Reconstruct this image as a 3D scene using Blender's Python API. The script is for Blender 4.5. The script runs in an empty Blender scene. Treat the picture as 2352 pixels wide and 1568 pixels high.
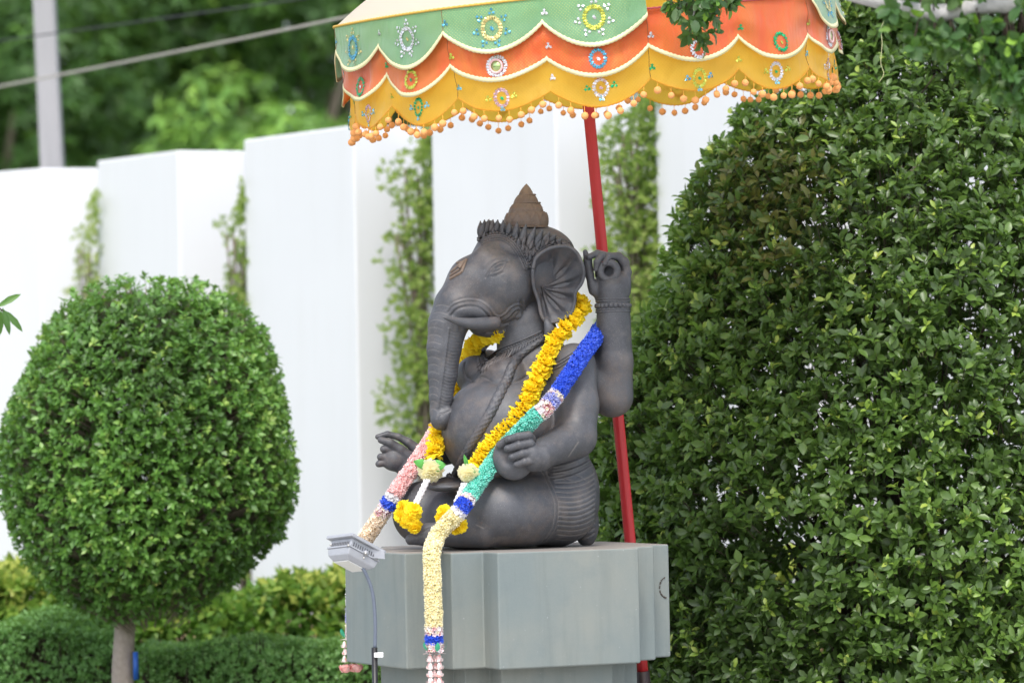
import bpy, math, random
import numpy as np
from mathutils import Vector, Matrix
random.seed(7)
RNG = np.random.default_rng(7)
scn = bpy.context.scene
COL = scn.collection
R = math.radians

# ------------------------------------------------------------------ camera
CAM = np.array([0.0, 0.0, 1.70])
PITCH, ROLL = R(1.24), R(1.1)
F = np.array([0, math.cos(PITCH), math.sin(PITCH)])
up0 = np.array([0, -math.sin(PITCH), math.cos(PITCH)])
r0 = np.array([1.0, 0, 0])
RIGHT = r0 * math.cos(ROLL) - up0 * math.sin(ROLL)
UP = up0 * math.cos(ROLL) + r0 * math.sin(ROLL)
FPX = 8820.0
cd = bpy.data.cameras.new('camera'); cam = bpy.data.objects.new('camera', cd); COL.objects.link(cam)
cd.sensor_width = 36; cd.lens = 135; cd.clip_start = 0.1; cd.clip_end = 500
cd.dof.use_dof = True; cd.dof.focus_distance = 15.9; cd.dof.aperture_fstop = 2.3; cd.dof.aperture_blades = 9
cam.matrix_world = Matrix(((RIGHT[0], UP[0], -F[0], CAM[0]), (RIGHT[1], UP[1], -F[1], CAM[1]), (RIGHT[2], UP[2], -F[2], CAM[2]), (0, 0, 0, 1)))
scn.camera = cam
# ------------------------------------------------------------------ light
SUN_AZ, SUN_EL = R(-6), R(56)      # direction towards the sun: azimuth from -Y (behind the camera) to the right
sdir = Vector((math.sin(SUN_AZ) * math.cos(SUN_EL), -math.cos(SUN_AZ) * math.cos(SUN_EL), math.sin(SUN_EL)))
w = bpy.data.worlds.new('World'); scn.world = w; w.use_nodes = True
nt = w.node_tree; nt.nodes.clear()
sky = nt.nodes.new('ShaderNodeTexSky'); sky.sky_type = 'NISHITA'; sky.sun_disc = False
sky.sun_elevation = SUN_EL; sky.sun_rotation = R(180) - SUN_AZ
sky.air_density = 1.0; sky.dust_density = 2.0; sky.ozone_density = 1.0
hs = nt.nodes.new('ShaderNodeHueSaturation'); hs.inputs['Saturation'].default_value = 0.5
bg = nt.nodes.new('ShaderNodeBackground'); bg.inputs['Strength'].default_value = 0.15
wo = nt.nodes.new('ShaderNodeOutputWorld')
nt.links.new(sky.outputs[0], hs.inputs['Color']); nt.links.new(hs.outputs[0], bg.inputs[0]); nt.links.new(bg.outputs[0], wo.inputs[0])
sl = bpy.data.lights.new('sun', 'SUN'); sl.energy = 1.05; sl.angle = R(12); sl.color = (1.0, 0.955, 0.89)
so = bpy.data.objects.new('sun', sl); COL.objects.link(so)
so.rotation_mode = 'QUATERNION'; so.rotation_quaternion = sdir.to_track_quat('Z', 'Y')
so.location = (0, 0, 30)
vs = scn.view_settings
vs.view_transform = 'Standard'; vs.look = 'None'; vs.gamma = 1; vs.use_curve_mapping = False; vs.exposure = 1.2
scn.render.engine = 'CYCLES'
scn.cycles.use_denoising = True
scn.cycles.max_bounces = 8; scn.cycles.transparent_max_bounces = 8

# ------------------------------------------------------------------ helpers
def P(x, y, Y):
    """point at pixel (x,y) of the 2352 wide photograph, Y metres away"""
    d = F + RIGHT * ((x - 1176) / FPX) - UP * ((y - 784) / FPX)
    return CAM + d * (Y / d[1])
def Pt(x, y, w=0.0):
    return P(x, y, 16.0 - w / 551.0)
PX = 16.0 / FPX          # one photograph pixel at the statue, in metres

def tag(o, label=None, cat=None, group=None, kind=None):
    if label: o['label'] = label
    if cat: o['category'] = cat
    if group: o['group'] = group
    if kind: o['kind'] = kind
    return o
def empty(name, loc=(0, 0, 0), label=None, cat=None, group=None):
    o = bpy.data.objects.new(name, None); COL.objects.link(o); o.location = Vector([float(v) for v in loc])
    o.empty_display_size = 0.1
    return tag(o, label, cat, group)
def setparent(o, root):
    """parent o (built in world coordinates) under root"""
    o.parent = root
    p = root; M = Matrix.Identity(4)
    chain = []
    while p: chain.append(p); p = p.parent
    for p in reversed(chain): M = M @ p.matrix_parent_inverse @ p.matrix_basis
    o.matrix_parent_inverse = M.inverted()
def make_mesh(name, V, Fq, smooth=True):
    me = bpy.data.meshes.new(name)
    V = np.asarray(V, dtype=np.float64).reshape(-1, 3)
    if isinstance(Fq, np.ndarray):
        n = Fq.shape[1]
        me.vertices.add(len(V)); me.vertices.foreach_set('co', V.ravel())
        me.loops.add(Fq.size); me.loops.foreach_set('vertex_index', Fq.ravel().astype(np.int32))
        me.polygons.add(len(Fq))
        me.polygons.foreach_set('loop_start', np.arange(len(Fq), dtype=np.int32) * n)
        me.polygons.foreach_set('loop_total', np.full(len(Fq), n, dtype=np.int32))
        me.update(calc_edges=True)
    else:
        me.from_pydata([tuple(v) for v in V], [], Fq); me.update()
    me.polygons.foreach_set('use_smooth', np.full(len(me.polygons), smooth))
    return me
def obj(name, V, Fq, mat, parent=None, smooth=True):
    me = make_mesh(name, V, Fq, smooth)
    if mat: me.materials.append(mat)
    o = bpy.data.objects.new(name, me); COL.objects.link(o)
    if parent is not None: setparent(o, parent)
    return o
def vattr(me, name, vals):
    a = me.attributes.new(name, 'FLOAT', 'POINT'); a.data.foreach_set('value', np.asarray(vals, dtype=np.float32))
class MB:
    def __init__(s): s.V = []; s.F = []; s.n = 0
    def add(s, V, Fq):
        V = np.asarray(V, float).reshape(-1, 3)
        s.V.append(V); s.F += [tuple(int(i) + s.n for i in f) for f in Fq]; s.n += len(V)
    def build(s, name, mat, parent=None, smooth=True):
        return obj(name, np.concatenate(s.V), s.F, mat, parent, smooth)
def frame(t, ref=(0, 0, 1)):
    t = np.asarray(t, float); t = t / np.linalg.norm(t)
    r = np.asarray(ref, float)
    if abs(np.dot(r, t)) > 0.95: r = np.array([1.0, 0, 0])
    a = np.cross(r, t); a /= np.linalg.norm(a); b = np.cross(t, a)
    return a, b, t
def tube_geo(path, rad, seg=12, cap=True, ref=(0, 0, 1), mod=None):
    path = np.asarray(path, float); n = len(path)
    rad = np.full(n, rad) if np.isscalar(rad) else np.asarray(rad, float)
    V = []; th = np.linspace(0, 2 * math.pi, seg, endpoint=False)
    a = None
    for i in range(n):
        t = path[min(i + 1, n - 1)] - path[max(i - 1, 0)]; t = t / (np.linalg.norm(t) + 1e-12)
        if a is None: a, b, _ = frame(t, ref)
        else:
            a = a - t * np.dot(a, t); a /= np.linalg.norm(a); b = np.cross(t, a)
        rr = rad[i] * (np.ones(seg) if mod is None else mod(i, th))
        V.append(path[i] + np.outer(rr * np.cos(th), a) + np.outer(rr * np.sin(th), b))
    V = np.concatenate(V); Fq = []
    for i in range(n - 1):
        for j in range(seg):
            k = (j + 1) % seg
            Fq.append((i * seg + j, i * seg + k, (i + 1) * seg + k, (i + 1) * seg + j))
    if cap:
        Fq.append(tuple(range(seg))[::-1]); Fq.append(tuple((n - 1) * seg + j for j in range(seg)))
    return V, Fq
def resample(pts, step):
    pts = np.asarray(pts, float)
    # catmull-rom then arc length
    Q = []
    n = len(pts)
    for i in range(n - 1):
        p0 = pts[max(i - 1, 0)]; p1 = pts[i]; p2 = pts[i + 1]; p3 = pts[min(i + 2, n - 1)]
        for t in np.linspace(0, 1, 16, endpoint=False):
            Q.append(0.5 * (2 * p1 + (p2 - p0) * t + (2 * p0 - 5 * p1 + 4 * p2 - p3) * t * t + (3 * p1 - p0 - 3 * p2 + p3) * t ** 3))
    Q.append(pts[-1]); Q = np.array(Q)
    L = np.concatenate([[0], np.cumsum(np.linalg.norm(np.diff(Q, axis=0), axis=1))])
    m = max(2, int(round(L[-1] / step)) + 1)
    s = np.linspace(0, L[-1], m)
    return np.stack([np.interp(s, L, Q[:, k]) for k in range(Q.shape[1])], axis=1)
def box_geo(c, e1, e2, e3):
    c, e1, e2, e3 = [np.asarray(v, float) for v in (c, e1, e2, e3)]
    V = [c + sx * e1 + sy * e2 + sz * e3 for sx in (-1, 1) for sy in (-1, 1) for sz in (-1, 1)]
    Fq = [(0, 1, 3, 2), (4, 6, 7, 5), (0, 4, 5, 1), (2, 3, 7, 6), (0, 2, 6, 4), (1, 5, 7, 3)]
    if np.dot(np.cross(e1, e2), e3) < 0: Fq = [f[::-1] for f in Fq]
    return V, Fq
def prism_geo(poly, z0, z1):
    n = len(poly); V = [(p[0], p[1], z0) for p in poly] + [(p[0], p[1], z1) for p in poly]
    Fq = [(i, (i + 1) % n, n + (i + 1) % n, n + i) for i in range(n)] + [tuple(range(n))[::-1], tuple(range(n, 2 * n))]
    return V, Fq
def sphere_geo(c, r, nu=10, nv=7, sc=(1, 1, 1)):
    V = [(0, 0, 1)]
    for i in range(1, nv):
        a = math.pi * i / nv
        for j in range(nu):
            b = 2 * math.pi * j / nu
            V.append((math.sin(a) * math.cos(b), math.sin(a) * math.sin(b), math.cos(a)))
    V.append((0, 0, -1)); V = np.array(V) * np.array(sc) * r + np.asarray(c)
    Fq = [(0, 1 + j, 1 + (j + 1) % nu) for j in range(nu)]
    for i in range(nv - 2):
        for j in range(nu):
            a0 = 1 + i * nu; b0 = a0 + nu; k = (j + 1) % nu
            Fq.append((a0 + j, b0 + j, b0 + k, a0 + k))
    l = len(V) - 1; a0 = 1 + (nv - 2) * nu
    Fq += [(a0 + j, l, a0 + (j + 1) % nu) for j in range(nu)]
    return V, Fq

# ------------------------------------------------------------------ materials
class NT:
    def __init__(s, name):
        s.m = bpy.data.materials.new(name); s.m.use_nodes = True; s.t = s.m.node_tree
        s.b = s.t.nodes['Principled BSDF']; s.out = s.t.nodes['Material Output']
    def n(s, typ, **kw):
        x = s.t.nodes.new(typ)
        for k, v in kw.items():
            if k.startswith('_'): setattr(x, k[1:], v)
            else: x.inputs[k.replace('__', ' ')].default_value = v
        return x
    def l(s, a, b): s.t.links.new(a, b)
    def noise(s, scale, detail=4, rough=0.55, vec=None):
        x = s.n('ShaderNodeTexNoise', Scale=scale, Detail=detail, Roughness=rough)
        if vec is None:
            g = s.n('ShaderNodeNewGeometry'); vec = g.outputs['Position']
        s.l(vec, x.inputs['Vector']); return x
    def ramp(s, fac, stops):
        x = s.n('ShaderNodeValToRGB'); e = x.color_ramp.elements
        while len(e) < len(stops): e.new(0.5)
        for k, (p, c) in enumerate(stops):
            e[k].position = p; e[k].color = (*c, 1) if len(c) == 3 else c
        s.l(fac, x.inputs[0]); return x
    def mix(s, fac, a, b, mode='MIX'):
        x = s.n('ShaderNodeMix', _data_type='RGBA', _blend_type=mode)
        for v, i in ((fac, 0), (a, 6), (b, 7)):
            if hasattr(v, 'links'): s.l(v, x.inputs[i])
            elif i == 0: x.inputs[0].default_value = v
            else: x.inputs[i].default_value = (*v, 1)
        return x.outputs[2]
    def math(s, op, a, b=0.0):
        x = s.n('ShaderNodeMath', _operation=op)
        for v, i in ((a, 0), (b, 1)):
            if hasattr(v, 'links'): s.l(v, x.inputs[i])
            else: x.inputs[i].default_value = v
        return x.outputs[0]
    def bump(s, h, strength, dist):
        x = s.n('ShaderNodeBump', Strength=strength, Distance=dist); s.l(h, x.inputs['Height']); s.l(x.outputs[0], s.b.inputs['Normal']); return x
    def attr(s, name): return s.n('ShaderNodeAttribute', _attribute_name=name)
def simple(name, col, rough=0.6, metal=0.0, var=0.12, scale=30, bump=0.0, spec=0.5):
    m = NT(name); nz = m.noise(scale)
    c = m.mix(nz.outputs[0], tuple(v * (1 - var * 1.6) for v in col), tuple(min(1, v * (1 + var * 1.6)) for v in col))
    m.l(c, m.b.inputs['Base Color']); m.b.inputs['Roughness'].default_value = rough; m.b.inputs['Metallic'].default_value = metal
    m.b.inputs['Specular IOR Level'].default_value = spec
    if bump: m.bump(nz.outputs[0], bump, 0.002)
    return m.m
def stone_mat(name, dark, light, brown, brown_amt, speck=0.5):
    m = NT(name)
    a = m.noise(3.2, 5, 0.6); b = m.noise(420, 2, 0.7); c = m.noise(26, 5, 0.65); d = m.noise(5.5, 6, 0.7)
    base = m.mix(m.ramp(a.outputs[0], [(0.3, (0, 0, 0)), (0.7, (1, 1, 1))]).outputs[0], dark, light)
    base = m.mix(m.math('MULTIPLY', m.ramp(d.outputs[0], [(0.48, (0, 0, 0)), (0.66, (1, 1, 1))]).outputs[0], brown_amt), base, brown)
    base = m.mix(m.math('MULTIPLY', m.ramp(c.outputs[0], [(0.45, (0, 0, 0)), (0.75, (1, 1, 1))]).outputs[0], 0.3), base, tuple(v * 1.5 for v in light))
    sp = m.ramp(b.outputs[0], [(0.62, (0, 0, 0)), (0.72, (1, 1, 1))])
    e2_ = m.noise(11, 6, 0.75)
    base = m.mix(m.math('MULTIPLY', m.ramp(e2_.outputs[0], [(0.50, (0, 0, 0)), (0.68, (1, 1, 1))]).outputs[0], 0.35), base, (0.140, 0.132, 0.130))
    base = m.mix(m.math('MULTIPLY', m.ramp(e2_.outputs[0], [(0.30, (1, 1, 1)), (0.44, (0, 0, 0))]).outputs[0], 0.35), base, (0.032, 0.032, 0.036))
    base = m.mix(m.math('MULTIPLY', sp.outputs[0], speck), base, (0.36, 0.35, 0.35))
    ln = m.attr('line')
    base = m.mix(m.math('MULTIPLY', ln.outputs['Fac'], 0.65), base, (0.24, 0.215, 0.195))
    m.l(base, m.b.inputs['Base Color'])
    rr = m.ramp(c.outputs[0], [(0.3, (0.42,) * 3), (0.75, (0.64,) * 3)]); m.l(rr.outputs[0], m.b.inputs['Roughness'])
    h = m.math('ADD', m.math('MULTIPLY', b.outputs[0], 0.5), c.outputs[0])
    m.bump(h, 0.30, 0.003)
    return m.m
STONE = stone_mat('statue_stone', (0.034, 0.035, 0.041), (0.078, 0.080, 0.091), (0.112, 0.076, 0.056), 0.55)
STONE_BROWN = stone_mat('crown_stone', (0.11, 0.075, 0.055), (0.16, 0.115, 0.085), (0.20, 0.125, 0.075), 0.8, 0.3)
def leaf_mat(name, stops, rough=0.4, trans=0.35, spec=0.5):
    m = NT(name); at = m.attr('tint')
    rp = m.ramp(at.outputs['Fac'], stops)
    vein = m.noise(60, 3)
    c = m.mix(0.25, rp.outputs[0], m.mix(vein.outputs[0], (0.02, 0.05, 0.01), (0.16, 0.2, 0.06)))
    g = m.n('ShaderNodeNewGeometry')
    back = m.mix(0.5, c, (0.13, 0.19, 0.08))
    c = m.mix(g.outputs['Backfacing'], c, back)
    m.l(c, m.b.inputs['Base Color']); m.b.inputs['Roughness'].default_value = rough; m.b.inputs['Specular IOR Level'].default_value = spec
    tr = m.n('ShaderNodeBsdfTranslucent'); tc = m.mix(0.6, c, (0.22, 0.42, 0.03)); m.l(tc, tr.inputs[0])
    mx = m.n('ShaderNodeMixShader'); mx.inputs[0].default_value = trans
    m.l(m.b.outputs[0], mx.inputs[1]); m.l(tr.outputs[0], mx.inputs[2]); m.l(mx.outputs[0], m.out.inputs['Surface'])
    return m.m
# leaf templates: x = along the leaf (0..1), y = width (-.5..5), z = lift
T_HI = (np.array([(0, 0, 0), (.22, .34, .05), (.22, 0, .0), (.22, -.34, .05), (.55, .5, .07), (.55, 0, 0.0), (.55, -.5, .07), (.82, .3, .02), (.82, 0, -.04), (.82, -.3, .02), (1, 0, -.1)]),
        np.array([(0, 2, 1, 1), (0, 3, 2, 2), (1, 2, 5, 4), (2, 3, 6, 5), (4, 5, 8, 7), (5, 6, 9, 8), (7, 8, 10, 10), (8, 9, 10, 10)]))
T_LO = (np.array([(0, 0, 0), (.45, .5, .08), (.5, 0, 0), (.45, -.5, .08), (1, 0, -.08)]), np.array([(0, 2, 1), (0, 3, 2), (1, 2, 4), (2, 3, 4)]))
# triangles for both
T_HI = (T_HI[0], np.array([(0, 2, 1), (0, 3, 2), (1, 2, 5), (1, 5, 4), (2, 3, 6), (2, 6, 5), (4, 5, 8), (4, 8, 7), (5, 6, 9), (5, 9, 8), (7, 8, 10), (8, 9, 10)]))
def unit(a): return a / (np.linalg.norm(a, axis=-1, keepdims=True) + 1e-9)
def leaves_geo(pos, d, nrm, L, W, tpl):
    """pos, direction, normal (N,3); length, width (N,)"""
    d = unit(d); s = unit(np.cross(nrm, d)); n = np.cross(d, s)
    T, Fq = tpl
    V = pos[:, None] + d[:, None] * (T[:, 0][None, :, None] * L[:, None, None]) + s[:, None] * (T[:, 1][None, :, None] * W[:, None, None]) + n[:, None] * (T[:, 2][None, :, None] * L[:, None, None])
    Fa = Fq[None] + (np.arange(len(pos)) * len(T))[:, None, None]
    return V.reshape(-1, 3), Fa.reshape(-1, Fq.shape[1])
def leaf_mass(name, pos, d, nrm, L, W, tint, mat, parent=None, tpl=T_LO, stuff=True):
    V, Fa = leaves_geo(pos, d, nrm, L, W, tpl)
    o = obj(name, V, Fa, mat, parent, smooth=True)
    vattr(o.data, 'tint', np.repeat(tint, len(tpl[0])))
    if stuff: o['kind'] = 'stuff'
    return o
def clumps(pts, axis, n, spread, L, W, rng, droop=0.0, jitter=0.25):
    """sprigs of n leaves around each point; returns pos,d,nrm,L,W,sprig index"""
    N = len(pts); axis = unit(axis)
    idx = np.repeat(np.arange(N), n)
    ax = axis[idx]
    ref = unit(rng.normal(size=(N, 3)))[idx]
    a = unit(np.cross(ax, ref)); b = np.cross(ax, a)
    k = np.tile(np.arange(n), N); ang = k * 2.4 + rng.uniform(0, 6.28, N)[idx]
    rad = a * np.cos(ang)[:, None] + b * np.sin(ang)[:, None]
    sp = spread * (0.6 + 0.7 * rng.random(N * n))[:, None]
    d = unit(ax * (1 - 0.35 * sp) + rad * sp + rng.normal(size=(N * n, 3)) * jitter * 0.5 + np.array([0, 0, -droop]))
    pos = pts[idx] + ax * ((k / n) * L * 0.8)[:, None]
    nrm = unit(ax + rng.normal(size=(N * n, 3)) * jitter)
    l = L * rng.uniform(0.65, 1.15, N * n); w_ = W * rng.uniform(0.75, 1.15, N * n) * l / L
    return pos, d, nrm, l, w_, idx
def vnoise(p, f, seed=0):
    """cheap smooth noise from sines, about -1..1"""
    r = np.random.default_rng(seed); o = 0
    for _ in range(6):
        k = r.normal(size=3) * f; ph = r.uniform(0, 6.28)
        o = o + np.sin(p @ k + ph)
    return o / 3.0
# ------------------------------------------------------------------ implicit sculpting
class Sculpt:
    def __init__(s, lo, hi, h):
        s.lo = np.asarray(lo, float); s.h = h
        s.n = np.ceil((np.asarray(hi) - s.lo) / h).astype(int) + 1
        s.g = np.full(s.n, 0.5, dtype=np.float32)
    def _win(s, lo, hi):
        i0 = np.clip(np.floor((lo - s.lo) / s.h).astype(int), 0, s.n - 1); i1 = np.clip(np.ceil((hi - s.lo) / s.h).astype(int) + 1, 1, s.n)
        ax = [(s.lo[k] + s.h * np.arange(i0[k], i1[k])).astype(np.float32) for k in range(3)]
        return tuple(slice(i0[k], i1[k]) for k in range(3)), ax[0][:, None, None], ax[1][None, :, None], ax[2][None, None, :]
    def _apply(s, sl, d, k, op):
        g = s.g[sl]
        if op == 'add':
            h = np.clip(0.5 + 0.5 * (g - d) / k, 0, 1); s.g[sl] = g * (1 - h) + d * h - k * h * (1 - h)
        else:
            h = np.clip(0.5 - 0.5 * (g + d) / k, 0, 1); s.g[sl] = g * (1 - h) - d * h + k * h * (1 - h)
    def cone(s, a, ra, b, rb, k=0.02, op='add'):
        a = np.asarray(a, float); b = np.asarray(b, float); m = max(ra, rb) + k * 1.3 + 2 * s.h + 0.03
        sl, X, Y, Z = s._win(np.minimum(a, b) - m, np.maximum(a, b) + m)
        ab = b - a; L2 = float(ab @ ab) + 1e-12
        t = np.clip(((X - a[0]) * ab[0] + (Y - a[1]) * ab[1] + (Z - a[2]) * ab[2]) / L2, 0, 1)
        d = np.sqrt((X - a[0] - t * ab[0]) ** 2 + (Y - a[1] - t * ab[1]) ** 2 + (Z - a[2] - t * ab[2]) ** 2) - (ra + (rb - ra) * t)
        s._apply(sl, d, k, op)
    def ell(s, c, r, B=None, k=0.02, op='add'):
        c = np.asarray(c, float); r = np.asarray(r, float); m = max(r) + k * 1.3 + 2 * s.h + 0.03
        sl, X, Y, Z = s._win(c - m, c + m)
        X = X - c[0]; Y = Y - c[1]; Z = Z - c[2]
        B = np.eye(3) if B is None else np.asarray(B, float)
        q = [X * B[i][0] + Y * B[i][1] + Z * B[i][2] for i in range(3)]
        k0 = np.sqrt(sum((q[i] / r[i]) ** 2 for i in range(3))); k1 = np.sqrt(sum((q[i] / r[i] ** 2) ** 2 for i in range(3))) + 1e-6
        s._apply(sl, k0 * (k0 - 1) / k1, k, op)
    def path(s, pts, rads, k=0.02, op='add'):
        for i in range(len(pts) - 1): s.cone(pts[i], rads[i], pts[i + 1], rads[i + 1], k, op)
    def sample(s, p):
        q = (p - s.lo) / s.h; i = np.floor(q).astype(int)
        ok = np.all((i >= 0) & (i < s.n - 1), axis=-1); i = np.clip(i, 0, s.n - 2); f = q - i
        o = 0
        for dx in (0, 1):
            for dy in (0, 1):
                for dz in (0, 1):
                    o = o + s.g[i[..., 0] + dx, i[..., 1] + dy, i[..., 2] + dz] * (f[..., 0] if dx else 1 - f[..., 0]) * (f[..., 1] if dy else 1 - f[..., 1]) * (f[..., 2] if dz else 1 - f[..., 2])
        return np.where(ok, o, 0.5)
    def hit(s, x, y):
        Ys = np.arange(s.lo[1], s.lo[1] + s.h * s.n[1], 0.0015)
        a = P(x, y, Ys[0]); b = P(x, y, Ys[-1])
        pts = a + np.outer((Ys - Ys[0]) / (Ys[-1] - Ys[0]), b - a)
        v = s.sample(pts); j = np.nonzero(v < 0)[0]
        return pts[j[0]] if len(j) else None
    def hits(s, xy, step=None, raw=False):
        xy = np.asarray(xy, float)
        if step: xy = resample(xy, step)
        out = [s.hit(x, y) for x, y in xy]; last = None
        good = [o for o in out if o is not None]
        if not good: return np.zeros((0, 3))
        last = good[0]; res = []
        for (x, y), o in zip(xy, out):
            if o is None: o = P(x, y, last[1])
            res.append(o); last = o
        return np.array(res)
    def normal(s, p):
        p = np.atleast_2d(p); e = s.h
        g = np.stack([s.sample(p + np.eye(3)[k] * e) - s.sample(p - np.eye(3)[k] * e) for k in range(3)], axis=-1)
        return unit(g)
    def mesh(s, smooth=2):
        g = s.g; n = s.n; inside = g < 0
        c = [(dx, dy, dz) for dx in (0, 1) for dy in (0, 1) for dz in (0, 1)]
        def sh(a, d): return a[d[0]:n[0] - 1 + d[0], d[1]:n[1] - 1 + d[1], d[2]:n[2] - 1 + d[2]]
        cnt = sum(sh(inside, d).astype(np.int8) for d in c)
        act = (cnt > 0) & (cnt < 8)
        I = np.argwhere(act); ids = np.full(act.shape, -1, dtype=np.int32); ids[act] = np.arange(len(I))
        cv = {d: g[I[:, 0] + d[0], I[:, 1] + d[1], I[:, 2] + d[2]].astype(float) for d in c}
        S = np.zeros((len(I), 3)); C = np.zeros(len(I))
        for a in range(3):
            for d in c:
                if d[a] == 0:
                    e = list(d); e[a] = 1; e = tuple(e)
                    v0, v1 = cv[d], cv[e]; m = (v0 < 0) != (v1 < 0)
                    t = np.where(m, v0 / np.where(m, v0 - v1, 1), 0)
                    p = np.tile(np.array(d, float), (len(I), 1)); p[:, a] += t
                    S[m] += p[m]; C[m] += 1
        V = s.lo + s.h * (I + S / C[:, None])
        Q = []
        for a in range(3):
            b_, c_ = [(1, 2), (2, 0), (0, 1)][a]
            A = inside; lo = [slice(0, None)] * 3
            s0 = [slice(1, n[k] - 1) for k in range(3)]; s0[a] = slice(0, n[a] - 1)
            s1 = list(s0); s1[a] = slice(1, n[a])
            m = A[tuple(s0)] != A[tuple(s1)]
            E = np.argwhere(m); off = np.array([1, 1, 1]); off[a] = 0; E = E + off
            ins = A[E[:, 0], E[:, 1], E[:, 2]]
            eb = np.zeros(3, int); eb[b_] = 1; ec = np.zeros(3, int); ec[c_] = 1
            q = [ids[tuple((E - x).T)] for x in (eb * 0, eb, eb + ec, ec)]
            q = np.stack(q, 1)
            q = np.where(ins[:, None], q[:, ::-1], q) if False else np.where(ins[:, None], q, q[:, ::-1])
            Q.append(q)
        Q = np.concatenate(Q); Q = Q[(Q >= 0).all(1)]
        for _ in range(smooth):
            acc = np.zeros_like(V); ct = np.zeros(len(V))
            for i, j in ((0, 1), (1, 2), (2, 3), (3, 0)):
                for u, v in ((Q[:, i], Q[:, j]), (Q[:, j], Q[:, i])):
                    for k in range(3): acc[:, k] += np.bincount(u, V[v, k], minlength=len(V))
                    ct += np.bincount(u, minlength=len(V))
            V = 0.5 * V + 0.5 * acc / np.maximum(ct, 1)[:, None]
        return V, Q
def vert_normals(V, Q):
    a = V[Q[:, 0]]; nq = np.cross(V[Q[:, 2]] - a, V[Q[:, 3]] - V[Q[:, 1]])
    N = np.zeros_like(V)
    for i in range(4):
        for k in range(3): N[:, k] += np.bincount(Q[:, i], nq[:, k], minlength=len(V))
    return unit(N)
def carve(V, N, paths, depth, width, line=None, lval=0.0, cyc=None):
    """push vertices near the polylines along their normals; depth < 0 engraves"""
    D = np.zeros(len(V))
    for pth in paths:
        pth = np.asarray(pth)
        if len(pth) < 2: continue
        lo = pth.min(0) - 3 * width; hi = pth.max(0) + 3 * width
        m = np.nonzero(((V > lo) & (V < hi)).all(1))[0]
        if not len(m): continue
        best = np.full(len(m), 9.0)
        for a, b in zip(pth[:-1], pth[1:]):
            lo2 = np.minimum(a, b) - 3 * width; hi2 = np.maximum(a, b) + 3 * width
            mm = np.nonzero(((V[m] > lo2) & (V[m] < hi2)).all(1))[0]
            if not len(mm): continue
            ab = b - a; t = np.clip(((V[m[mm]] - a) @ ab) / (ab @ ab + 1e-12), 0, 1)
            d = np.linalg.norm(V[m[mm]] - a - t[:, None] * ab, axis=1)
            best[mm] = np.minimum(best[mm], d)
        v = np.exp(-(best / width) ** 2)
        D[m] = np.where(np.abs(v) > np.abs(D[m]), v, D[m])
    V += N * (D * depth)[:, None]
    if line is not None: np.maximum(line, D * lval, out=line)
    return V
# ------------------------------------------------------------------ pedestal
TH = R(25); PED_Z = 1.192
PC = P(1163, 1267, 16.0)[:2].copy(); PC[1] = 16.0
def redent(s, h=0.598, st=0.141):
    h *= s; st *= s
    a = [h - 2 * st, h - st, h]
    q = [(a[0], -a[2]), (a[0], -a[1]), (a[1], -a[1]), (a[1], -a[0]), (a[2], -a[0])]
    pts = []
    for k in range(4):
        for (x, y) in q:
            for _ in range(k): x, y = -y, x
            pts.append((x, y))
    return [(PC[0] + x * math.cos(TH) - y * math.sin(TH), PC[1] + x * math.sin(TH) + y * math.cos(TH)) for x, y in pts]
def pedestal_mat():
    m = NT('pedestal_sandstone')
    a = m.noise(2.2, 5, 0.6); b = m.noise(700, 2, 0.6); c = m.noise(9, 6, 0.65)
    base = m.mix(m.ramp(a.outputs[0], [(0.35, (0, 0, 0)), (0.65, (1, 1, 1))]).outputs[0], (0.150, 0.182, 0.180), (0.198, 0.213, 0.192))
    base = m.mix(m.math('MULTIPLY', m.ramp(c.outputs[0], [(0.52, (0, 0, 0)), (0.72, (1, 1, 1))]).outputs[0], 0.40), base, (0.128, 0.158, 0.162))
    base = m.mix(m.math('MULTIPLY', m.ramp(b.outputs[0], [(0.40, (0, 0, 0)), (0.65, (1, 1, 1))]).outputs[0], 0.16), base, (0.38, 0.40, 0.39))
    g0 = m.n('ShaderNodeNewGeometry'); mp = m.n('ShaderNodeMapping'); mp.inputs['Scale'].default_value = (14, 14, 1.1); m.l(g0.outputs['Position'], mp.inputs[0]); drip = m.noise(1, 5, .65, mp.outputs[0])
    base = m.mix(m.math('MULTIPLY', m.ramp(drip.outputs[0], [(.50, (0, 0, 0)), (.72, (1, 1, 1))]).outputs[0], .35), base, (0.105, 0.128, 0.125))
    spk = m.noise(95, 1, 0.3); base = m.mix(m.math('MULTIPLY', m.ramp(spk.outputs[0], [(0.79, (0, 0, 0)), (0.82, (1, 1, 1))]).outputs[0], 0.45), base, (0.45, 0.47, 0.45))
    g = m.n('ShaderNodeNewGeometry'); sp = m.n('ShaderNodeSeparateXYZ'); m.l(g.outputs['Normal'], sp.inputs[0])
    topf = m.ramp(sp.outputs[2], [(0.6, (0, 0, 0)), (0.95, (1, 1, 1))])
    base = m.mix(m.math('MULTIPLY', topf.outputs[0], 0.8), base, (0.25, 0.215, 0.19))
    m.l(base, m.b.inputs['Base Color']); m.b.inputs['Roughness'].default_value = 0.75
    m.bump(m.math('ADD', m.math('MULTIPLY', b.outputs[0], 0.25), c.outputs[0]), 0.22, 0.003)
    return m.m
PEDM = pedestal_mat()
ped = empty('pedestal', (PC[0], PC[1], 0), 'blue grey stone pedestal with stepped corners under the statue', 'pedestal')
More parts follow.
